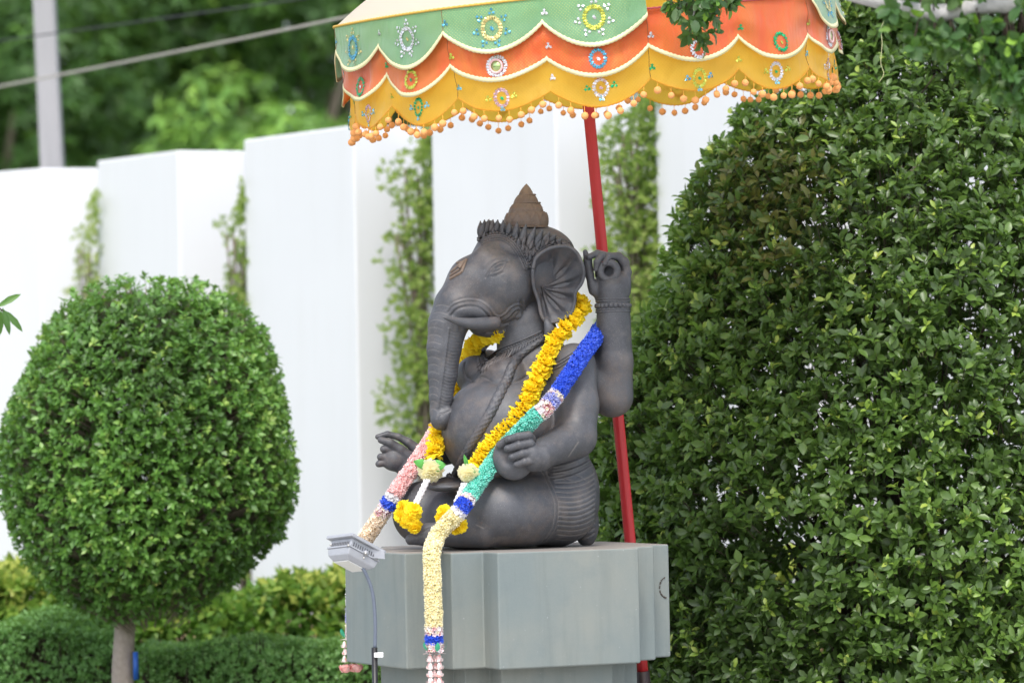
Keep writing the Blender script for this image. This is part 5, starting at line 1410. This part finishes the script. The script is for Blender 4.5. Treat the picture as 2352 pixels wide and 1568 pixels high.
# twigs carrying the sprigs
def segs(A, Bp, ra, rb2, seg=4):
    """many thin cones at once"""
    t = unit(Bp - A); ref = np.where(np.abs(t[:, 2:3]) > .9, np.array([[1.0, 0, 0]]), np.array([[0, 0, 1.0]])); u = unit(np.cross(ref, t)); v = np.cross(t, u); V = []
    for P_, r_ in ((A, ra), (Bp, rb2)):
        for j in range(seg):
            a = 2 * math.pi * j / seg; V.append(P_ + (u * math.cos(a) + v * math.sin(a)) * (r_[:, None] if hasattr(r_, 'shape') else r_))
    V = np.stack(V, 1); n = len(A); Fq = np.array([(j, (j + 1) % seg, seg + (j + 1) % seg, seg + j) for j in range(seg)])
    Fa = Fq[None] + (np.arange(n) * 2 * seg)[:, None, None]; return V.reshape(-1, 3), Fa.reshape(-1, 4)
inner = pts - ax_ * .02 - nn * rg1.uniform(.10, .2, len(pts))[:, None] - np.array([0, 0, .06])
V, Fa = segs((inner + pts * 1.5) / 2.5, pts + ax_ * .05, .0022, .0010); o = obj('twigs', V, Fa, TWIG, shrub); o['kind'] = 'stuff'
mb = MB()
for k in range(46):
    a = rg1.uniform(0, 6.28); r0_ = rg1.uniform(0, .35); z1 = rg1.uniform(.7, 3.6); r1_ = srad(z1) * rg1.uniform(.45, .72); a1 = a + rg1.uniform(-.4, .4)
    p0 = np.array([SC[0] + r0_ * math.cos(a), SC[1] + r0_ * math.sin(a), 0]); p2 = np.array([SC[0] + r1_ * math.cos(a1), SC[1] + r1_ * math.sin(a1), z1]); p1 = (p0 + p2) / 2 + np.array([0, 0, .15]) - np.array([math.cos(a), math.sin(a), 0]) * .1
    pp = resample([p0, p1, p2], .25); V, Fq = tube_geo(pp, np.linspace(.018, .006, len(pp)), 6); mb.add(V, Fq)
    for m_ in range(5):
        t = rg1.uniform(.3, 1); q0 = pp[int(t * (len(pp) - 1))]; q1 = q0 + unit(np.array([q0[0] - SC[0], q0[1] - SC[1], .5]) + rg1.normal(size=3) * .5) * .4
        V, Fq = tube_geo([q0, (q0 + q1) / 2 + rg1.normal(size=3) * .02, q1], [.006, .004, .002], 5); mb.add(V, Fq)
mb.build('branches', TWIG, shrub)
# a pale vine tendril
V, Fq = tube_geo([P(x, y, 16.75) for x, y in resample([(2018, 190), (2030, 170), (2023, 145), (2026, 100), (2024, 65), (2040, 35), (2047, 30)], 6)], .0022, 6); obj('vine_tendril', V, Fq, simple('pale_vine', (.36, .38, .2), .7), shrub)

# round topiary tree ----------------------------------------------------------------
YB = 19.6; BC = np.array([X(340, YB), YB]); yb = np.array([640, 655, 690, 760, 860, 960, 1040, 1140, 1240, 1310, 1370, 1410]); hw = np.array([40, 110, 180, 252, 300, 325, 332, 326, 292, 240, 160, 80])
zb = np.array([P(340, y, YB)[2] for y in yb])[::-1]; rbb = (hw * .985 / (FPX / YB))[::-1]
rg2 = np.random.default_rng(22)
ball = empty('topiary_tree', (BC[0] - .1, BC[1], 0), 'round clipped topiary tree with a bare pale trunk in front of the white wall', 'tree')
pts, nn, inn = shell_points(7800, zb[0], zb[-1], lambda z: np.interp(z, zb, rbb), BC, rg2, .16, .4, .035)
hole = np.zeros(len(pts), bool)
for hx_, hy_, hr in ((210, 985, .055), (655, 985, .04), (530, 1180, .05), (520, 960, .035)): hp = P(hx_, hy_, YB - .55); hole |= (np.hypot(pts[:, 0] - hp[0], pts[:, 2] - hp[2]) < hr) & (nn[:, 1] < 0)
pts, nn, inn = pts[~hole], nn[~hole], inn[~hole]
pos, d, nr, L_, W_, idx = clumps(pts, unit(nn + np.array([0, 0, .4]) + rg2.normal(size=nn.shape) * .35), 6, .95, .040, .023, rg2, .05, .4)
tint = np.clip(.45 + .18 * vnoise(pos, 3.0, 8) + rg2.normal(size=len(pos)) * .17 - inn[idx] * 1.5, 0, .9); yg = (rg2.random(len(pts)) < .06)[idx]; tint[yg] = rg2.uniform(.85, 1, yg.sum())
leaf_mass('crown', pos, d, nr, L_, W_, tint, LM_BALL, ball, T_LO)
pi, ni, ii = shell_points(1700, zb[0] + .1, zb[-1] - .12, lambda z: np.interp(z, zb, rbb) * .78, BC, rg2, .2, .6)
p2_, d2_, n2_, l2_, w2_, ix2 = clumps(pi, unit(ni + rg2.normal(size=ni.shape) * .5), 5, 1.0, .06, .036, rg2, .05, .5)
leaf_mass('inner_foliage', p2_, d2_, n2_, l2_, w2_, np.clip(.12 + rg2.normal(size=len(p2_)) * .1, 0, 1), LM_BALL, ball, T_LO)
inner = BC[None] + (pts[:, :2] - BC) * .6; inner = np.concatenate([inner, (pts[:, 2:3] - .08)], 1); V, Fa = segs(inner, pts, .0035, .0015); o = obj('twigs', V, Fa, BARK, ball); o['kind'] = 'stuff'
tp = [np.array([X(288, YB), YB, 0]), P(284, 1568, YB), P(286, 1440, YB), P(300, 1340, YB), P(330, 1150, YB)]
tp = resample(tp, .06); V, Fq = tube_geo(tp, np.linspace(.062, .045, len(tp)), 16, mod=lambda i, th: 1 + .07 * np.sin(3 * th + i * .8) + .04 * np.sin(7 * th - i)); obj('trunk', V, Fq, GBARK, ball)
mb = MB()
for k in range(18):
    a = k * 2.4; p2 = np.array([BC[0] + .5 * math.cos(a), BC[1] + .5 * math.sin(a), np.interp(k, [0, 17], [zb[0] + .25, zb[-1] - .25])]); V, Fq = tube_geo([tp[-4], (tp[-4] + p2) / 2, p2], [.022, .014, .005], 6); mb.add(V, Fq)
mb.build('branches', BARK, ball)
V, Fq = box_geo(P(312, 1528, YB - .05), np.array([.012, 0, 0]), np.array([0, .02, 0]), np.array([0, 0, .07])); obj('blue_strap', V, Fq, simple('blue_plastic', (.02, .10, .42), .5), ball)

# hedges ------------------------------------------------------------------------
def hedge(name, x0, x1, y0, y1, h, n, leafL, leafW, mat, seed, label, hf=None, per=5, yellow=0.0, cat='hedge'):
    rg = np.random.default_rng(seed); top = rg.random(n) < (y1 - y0) / ((y1 - y0) + h * 1.0)
    x = rg.uniform(x0, x1, n); hh = h + (hf(x) if hf else 0)
    yy = np.where(top, rg.uniform(y0, y1, n), y0 + rg.random(n) ** 2 * .15); z = np.where(top, hh - rg.random(n) ** 2 * .12, rg.uniform(.02, 1, n) * hh)
    p = np.stack([x, yy, z], 1); nn = np.where(top[:, None], np.array([[0, 0, 1.0]]), np.array([[0, -1.0, .25]])); p += nn * (vnoise(p, 5, seed) * .05)[:, None]
    root = empty(name, ((x0 + x1) / 2, (y0 + y1) / 2, 0), label, cat)
    pos, d, nr, L_, W_, idx = clumps(p, unit(nn + np.array([0, 0, .4]) + rg.normal(size=nn.shape) * .4), per, .9, leafL, leafW, rg, .05, .45)
    tint = np.clip(.4 + .2 * vnoise(pos, 3, seed + 1) + rg.normal(size=len(pos)) * .18 + yellow * (pos[:, 2] / h) ** 3, 0, 1)
    leaf_mass('foliage', pos, d, nr, L_, W_, tint, mat, root, T_LO)
    m_ = min(n, 500); q0 = p[:m_].copy(); q0[:, 2] *= .2; q0[:, 1] += .1; V, Fa = segs(q0, p[:m_], .006, .003); o = obj('stems', V, Fa, TWIG, root); o['kind'] = 'stuff'
    return root
hedge('hedge', X(270, 22), X(1100, 22), 21.6, 22.5, .76, 2600, .085, .045, LM_CROT, 41, 'yellow green variegated hedge along the foot of the white wall', lambda x: .05 * np.sin(x * 5) + .03 * np.sin(x * 13), 5, .35)
hedge('hedge', X(-120, 22.4), X(262, 22.4), 21.8, 22.7, .80, 1300, .085, .045, LM_CROT, 42, 'leafy yellow green hedge left of the topiary trunk, behind the low hedge', lambda x: .05 * np.sin(x * 6), 5, .4)
hedge('hedge', X(-120, 20.6), X(268, 20.6), 20.2, 21.1, .66, 3600, .032, .018, LM_HEDGE, 43, 'low fine leaved green hedge left of the topiary trunk', lambda x: .03 * np.sin(x * 7), 6, .1)
hedge('hedge', X(318, 20.4), X(1000, 20.4), 20.0, 20.9, .50, 4600, .032, .018, LM_HEDGE, 44, 'low fine leaved green hedge between the topiary trunk and the pedestal', lambda x: .09 - .05 * (x - X(318, 20.4)) + .02 * np.sin(x * 7), 6, .15)

hedge('hedge', X(1450, 21), X(2500, 21), 20.7, 21.3, .85, 2600, .085, .045, LM_CROT, 45, 'yellow green hedge glimpsed behind the foot of the tall shrub', lambda x: .05 * np.sin(x * 5), 5, .35)

# climbers growing in the joints of the wall -------------------------------------------
def climber(px0, px1, ytop, ybot, Y, n, seed, label, dens_r=True):
    rg = np.random.default_rng(seed); cx = (X(px0, Y) + X(px1, Y)) / 2
    root = empty('wall_climber', (cx, Y, 0), label, 'climbing plant', 'climbing plants in the joints of the white wall')
    u = rg.random(n) ** .55; yy = ytop + (ybot - ytop) * rg.random(n) ** .9
    edge = vnoise(np.stack([yy * .012, yy * 0, yy * 0], 1), 2.5, seed) * .22 + .05
    wn = np.clip((yy - ytop) / 90.0, .25, 1); px = px1 - (1 - np.clip(u + edge * (1 - u), 0, 1)) * (px1 - px0) * wn
    pts = np.array([P(a, b_, Y) for a, b_ in zip(px, yy)]); pts[:, 1] += rg.uniform(-.25, .25, n); kk = gaps(pts, 6, .9, seed); pts = pts[kk]
    pos, d, nr, L_, W_, idx = clumps(pts, unit(rg.normal(size=(len(pts), 3)) * .6 + np.array([-.2, -.6, .5])), 6, .9, .040, .022, rg, .1, .4)
    tint = np.clip(.5 + .22 * vnoise(pos, 3, seed) + rg.normal(size=len(pos)) * .2, 0, 1)
    leaf_mass('foliage', pos, d, nr, L_, W_, tint, LM_CLIMB, root, T_LO)
    mb = MB()
    for k in range(16):
        xb = px1 - rg.uniform(5, (px1 - px0) * .35); xt = px1 - rg.uniform(5, (px1 - px0) * .8); pth = [np.array([X(xb, Y), Y, 0])] + [P(xb + (xt - xb) * t ** 2 + rg.uniform(-6, 6), ybot + (ytop + 20 - ybot) * t * rg.uniform(.75, 1), Y + rg.uniform(-.1, .1)) for t in (.3, .6, .9)]
        V, Fq = tube_geo(resample(pth, .2), .008, 5); mb.add(V, Fq)
    mb.build('stems', BARK, root)
climber(158, 230, 440, 1300, 28.2, 700, 61, 'sparse climber low on the wall above the left of the round tree')
climber(500, 572, 425, 1330, 26.6, 850, 62, 'thin climber in the wall joint above the right of the round tree')
climber(868, 998, 290, 1060, 24.9, 1250, 63, 'leafy climber in the wall joint just left of the statue')
climber(1342, 1516, 210, 900, 23.2, 1700, 64, 'leafy climber in the wall joint behind the red pole')
climber(2010, 2140, 150, 900, 21.6, 500, 65, 'climber in the wall joint hidden behind the tall shrub')

# background trees -----------------------------------------------------------------
def bg_tree(px, Y, ztop, rad, n, seed, label, group=None, name='background_tree', tadd=0.0, L0=.24, lowz=1.2):
    rg = np.random.default_rng(seed); cx = X(px, Y); root = empty(name, (cx, Y, 0), label, 'tree', group)
    # a few dozen rounded sub crowns
    nc = 26; cc = []
    while len(cc) < nc:
        v = rg.normal(size=3); v = v / np.linalg.norm(v) * rg.random() ** .4; cc.append(v)
    cc = np.array(cc) * np.array([rad, rad * .8, (ztop - lowz) / 2]) * .78 + np.array([cx, Y, (ztop + lowz) / 2]); cr = rg.uniform(.32, .52, nc) * rad
    ci = rg.integers(nc, size=n); v = unit(rg.normal(size=(n, 3))); v[:, 2] = np.where(rg.random(n) < .6, np.abs(v[:, 2]), v[:, 2])
    p = cc[ci] + v * cr[ci][:, None] * (rg.random(n) ** .25)[:, None]
    pos, d, nr, L_, W_, idx = clumps(p, unit(v * .6 + np.array([0, 0, .25]) + rg.normal(size=v.shape) * .2), 7, 1.1, L0, L0 * .24, rg, .75, .3)
    tint = np.clip(.38 + tadd + .17 * np.repeat(rg.normal(size=nc)[ci], 7) + rg.normal(size=len(pos)) * .12 , 0, 1); yg = (rg.random(n) < .10)[idx]; tint[yg] += .35
    leaf_mass('crown', pos, d, nr, L_, W_, np.clip(tint, 0, 1), LM_MANGO, root, T_LO)
    mb = MB(); base = np.array([cx, Y, 0]); fork = np.array([cx + rg.uniform(-.2, .2), Y, (ztop + lowz) * .3]); pp = resample([base, (base + fork) / 2 + np.array([.1, 0, 0]), fork], .4); V, Fq = tube_geo(pp, np.linspace(.32, .22, len(pp)), 10); mb.add(V, Fq); mb.build('trunk', BARK, root)
    mb = MB()
    for k in range(12):
        e = cc[k]; V, Fq = tube_geo([fork, fork * .5 + e * .5 + rg.normal(size=3) * .15, e], [.18, .10, .04], 7); mb.add(V, Fq)
    mb.build('limbs', BARK, root)
bt = [(40, 72, 15.5, 4.8, 2900, 'dark leafy tree behind the concrete post on the far left', -.14, .40),
      (330, 78, 16.5, 5.0, 3000, 'dark drooping leaved tree right of the concrete post', -.12, .42),
      (560, 56, 6.8, 1.9, 900, 'bright young green tree just over the wall left of the parasol', .38, .36),
      (700, 74, 15.5, 4.3, 2600, 'lighter green tree beside the left edge of the parasol', .10, .40),
      (1000, 80, 16.5, 5.0, 1800, 'tall green tree hidden behind the parasol', .08, .42),
      (1450, 82, 15.5, 5.0, 1200, 'green tree beyond the wall behind the right half of the parasol', 0, .42),
      (2050, 76, 15.5, 5.0, 1200, 'green tree beyond the wall above the tall shrub', 0, .42)]
for i, (px, Y, zt, rd, n, lb, ta, l0) in enumerate(bt): bg_tree(px, Y, zt, rd, n, 80 + i, lb, 'trees beyond the white wall', tadd=ta, L0=l0, lowz=(2.8 if rd < 2.5 else 1.5))
# far wood behind
rg3 = np.random.default_rng(99); n = 3000; xw = rg3.uniform(-28, 32, n); top = 15.5 + 2.2 * np.sin(xw * .35) + 1.3 * np.sin(xw * .9); p = np.stack([xw, 100 + rg3.uniform(-3, 3, n), top * rg3.random(n) ** .8], 1)
pos, d, nr, L_, W_, idx = clumps(p, unit(rg3.normal(size=(n, 3)) * .5 + np.array([0, -.6, .4])), 6, 1.0, .82, .34, rg3, .5, .3)
o = leaf_mass('far_wood', pos, d, nr, L_, W_, np.clip(.05 + .12 * vnoise(pos, 1.2, 4) + rg3.normal(size=len(pos)) * .1, 0, 1), LM_MANGO, None, T_LO)
tag(o, 'dark mass of distant trees behind the other trees', 'wood')

# concrete post and cables -------------------------------------------------------------
CP = NT('concrete_post'); a = CP.noise(9, 5); g = CP.n('ShaderNodeNewGeometry'); mp = CP.n('ShaderNodeMapping'); mp.inputs['Scale'].default_value = (14, 14, .8); CP.l(g.outputs['Position'], mp.inputs[0]); b = CP.noise(1, 4, .6, mp.outputs[0])
CP.l(CP.mix(b.outputs[0], (0.24, 0.235, 0.24), (0.37, 0.36, 0.37)), CP.b.inputs['Base Color']); CP.b.inputs['Roughness'].default_value = .85; CP = CP.m
Yp = 31.5; pbm = P(136, 700, Yp); ptp = P(99, -60, Yp); s = (ptp - pbm) / (ptp[2] - pbm[2]); pb0 = pbm - s * pbm[2]; pt0 = pb0 + s * 8.2
post = empty('utility_post', pb0, 'tapering grey concrete utility post rising behind the wall at left', 'post')
V = []
for c, h_ in ((pb0, .105), (pt0, .078)): V += [c + np.array([sx_ * h_, sy_ * h_, 0]) for sx_, sy_ in ((-1, -1), (1, -1), (1, 1), (-1, 1))]
Fq = [(j, (j + 1) % 4, 4 + (j + 1) % 4, 4 + j) for j in range(4)] + [(3, 2, 1, 0), (4, 5, 6, 7)]
bev(obj('shaft', V, Fq, CP, post, False), .015)
ca = P(99, -200, Yp); V, Fq = box_geo(pt0 - s * .4, np.array([.7, 0, 0]), np.array([0, .05, 0]), np.array([0, 0, .05])); obj('crossarm', V, Fq, CP, post, False)
def cable(pa_, pb_, r_, label, mat, sag):
    t = np.linspace(0, 1, 40)[:, None]; pth = pa_ * (1 - t) + pb_ * t; pth[:, 2] -= (sag * 4 * t * (1 - t))[:, 0]
    V, Fq = tube_geo(pth, r_, 8); tag(obj('cable', V, Fq, mat, None), label, 'cable')
def ext(a, b_, k0, k1): return a + (b_ - a) * k0, a + (b_ - a) * k1
a, b_ = ext(P(0, 176, 31.0), P(830, 14, 25.0), -2.0, 1.8); cable(a, b_, .010, 'thick light grey cable sloping up from left to the parasol', simple('grey_cable', (.36, .33, .29), .7), .08)
a, b_ = ext(P(0, 86, 31.4), P(760, -20, 27.0), -1.5, 2.0); cable(a, b_, .006, 'thin dark cable above the thick one at top left', simple('black_cable', (.03, .03, .035), .6), .03)

# overhanging branches ---------------------------------------------------------------
LM_OVER = leaf_mat('overhang_leaves', [(0, (0.022, 0.078, 0.025)), (.5, (0.047, 0.149, 0.031)), (.85, (0.140, 0.312, 0.047)), (1, (0.343, 0.624, 0.062))], .45, .3)
def overhang(branch_px, Y, clumps_px, n, seed, label, L0, brad, single=0, back=(3.0, 0.0, 0.6), asp=.62):
    rg = np.random.default_rng(seed); bp = resample([P(x, y, Y + dy) for x, y, dy in branch_px], .05)
    root = empty('overhanging_branch', bp[-1], label, 'branch')
    V, Fq = tube_geo(bp, np.interp(np.linspace(0, 1, len(bp)), [0, 1], brad), 12, mod=lambda i, th: 1 + .06 * np.sin(2 * th + i * .5) + .04 * math.sin(i * 1.3)); obj('branch', V, Fq, OBARK, root)
    pts = []
    for (x, y, rx, ry, k) in clumps_px:
        for _ in range(k):
            a = rg.uniform(0, 6.28); r_ = rg.random() ** .5; pts.append(P(x + rx * r_ * math.cos(a), y + ry * r_ * math.sin(a), Y + rg.uniform(-.12, .18)))
    pts = np.array(pts)
    pos, d, nr, L_, W_, idx = clumps(pts, unit(rg.normal(size=pts.shape) * .5 + np.array([0, -.4, -.2])), n, 1.0, L0, L0 * asp, rg, .45, .4)
    tint = np.clip(.35 + rg.normal(size=len(pos)) * .18, 0, .8); yg = rg.random(len(pos)) < .10; tint[yg] = rg.uniform(.85, 1, yg.sum())
    fc = np.argsort(pos[:, 1] - .05 * np.abs(nr[:, 1]))[:single]; rest = np.ones(len(pos), bool); rest[fc] = False
    leaf_mass('foliage', pos[rest], d[rest], nr[rest], L_[rest], W_[rest], tint[rest], LM_OVER, root, T_HI)
    leaf_objects('leaf', fc, pos, d, nr, L_, W_, tint, LM_OVER, root)
    near = np.array([bp[int(np.argmin(np.linalg.norm(bp - q_, axis=1)))] for q_ in pts]); V, Fa = segs(near, pts, .004, .0015); o = obj('twigs', V, Fa, TWIG, root); o['kind'] = 'stuff'
overhang([(2700, -60, .4), (2500, -20, .2), (2352, 8, 0), (2260, 14, 0), (2190, 27, 0), (2140, 31, 0), (2070, 18, 0), (2010, 2, 0), (1940, -14, 0), (1840, -40, .1)], 13.2,
         [(2160, 70, 90, 30, 16), (2110, 95, 60, 26, 8), (2290, 130, 80, 70, 34), (2330, 190, 60, 60, 22), (2240, 60, 60, 40, 12), (2420, 120, 90, 100, 30), (2350, 40, 60, 40, 14), (2050, 30, 40, 18, 5), (2330, -60, 120, 60, 20), (2150, -40, 120, 40, 16)], 7, 71, 'pale branch with soft round leaves reaching in at the top right corner', .060, (.050, .018), 60, asp=.72)
overhang([(1900, -140, .3), (1760, -110, .1), (1680, -80, 0), (1620, -30, 0), (1600, 10, 0), (1590, 50, 0)], 15.0,
         [(1590, 6, 74, 18, 15), (1590, 30, 55, 22, 13), (1597, 62, 30, 24, 8), (1640, 6, 50, 12, 7), (1608, 88, 10, 8, 3), (1640, -50, 90, 40, 20)], 6, 72, 'leafy green twig hanging in front of the orange cloth of the parasol', .052, (.014, .004), 60, asp=.62)
# small sprig at the left edge
rg4 = np.random.default_rng(5); sp = empty('young_tree', (X(-190, 17.5), 17.5, 0), 'young tree showing only a blurred yellow green sprig at the left edge', 'tree')
bp = resample([P(-160, 620, 17.5), P(-60, 670, 17.5), P(-5, 705, 17.5), P(8, 715, 17.5)], .03); V, Fq = tube_geo(bp, .004, 6); obj('twig', V, Fq, TWIG, sp)
V, Fq = tube_geo(resample([(X(-190, 17.5), 17.5, 0), (X(-184, 17.5), 17.5, 1.2), P(-172, 640, 17.5), P(-160, 620, 17.5), P(-175, 420, 17.5)], .1), .012, 8); obj('trunk', V, Fq, BARK, sp)
rg5 = np.random.default_rng(6); cp5 = np.array([P(-175 + rg5.uniform(-110, 70), rg5.uniform(330, 720), 17.5 + rg5.uniform(-.3, .3)) for _ in range(40)]); p5, d5, n5, l5, w5, i5 = clumps(cp5, rg5.normal(size=(40, 3)) * .5 + np.array([0, 0, .3]), 6, 1, .13, .032, rg5, .6, .3); leaf_mass('foliage', p5, d5, n5, l5, w5, np.full(len(p5), .5), LM_MANGO, sp, T_HI)
t5 = np.tile(P(-170, 520, 17.5), (40, 1)); V, Fa = segs(t5, cp5, .004, .002); o = obj('twigs', V, Fa, TWIG, sp); o['kind'] = 'stuff'
for k in range(9):
    b0 = P([6, 10, 2, -8, -20, -34, -50, -66, -80][k], 706 + [0, 6, 4, 0, -6, -10, -18, -26, -30][k], 17.5 + .02 * (k % 3)); dd = unit(np.array([[.25, 0, -1], [.5, 0, -.6], [-.1, .2, -1], [.35, .1, .2], [.1, -.2, -1], [-.3, 0, -1], [.2, .1, -1], [0, 0, -1], [.1, .2, -1]][k], float))
    V, Fa = leaves_geo(np.array([b0]), np.array([dd]), np.array([[.2, -1.0, .2]]), np.array([.13]), np.array([.032]), T_HI); o = obj('leaf', V, Fa, LM_MANGO, sp); vattr(o.data, 'tint', np.full(len(V), .45 + .05 * (k % 4)))
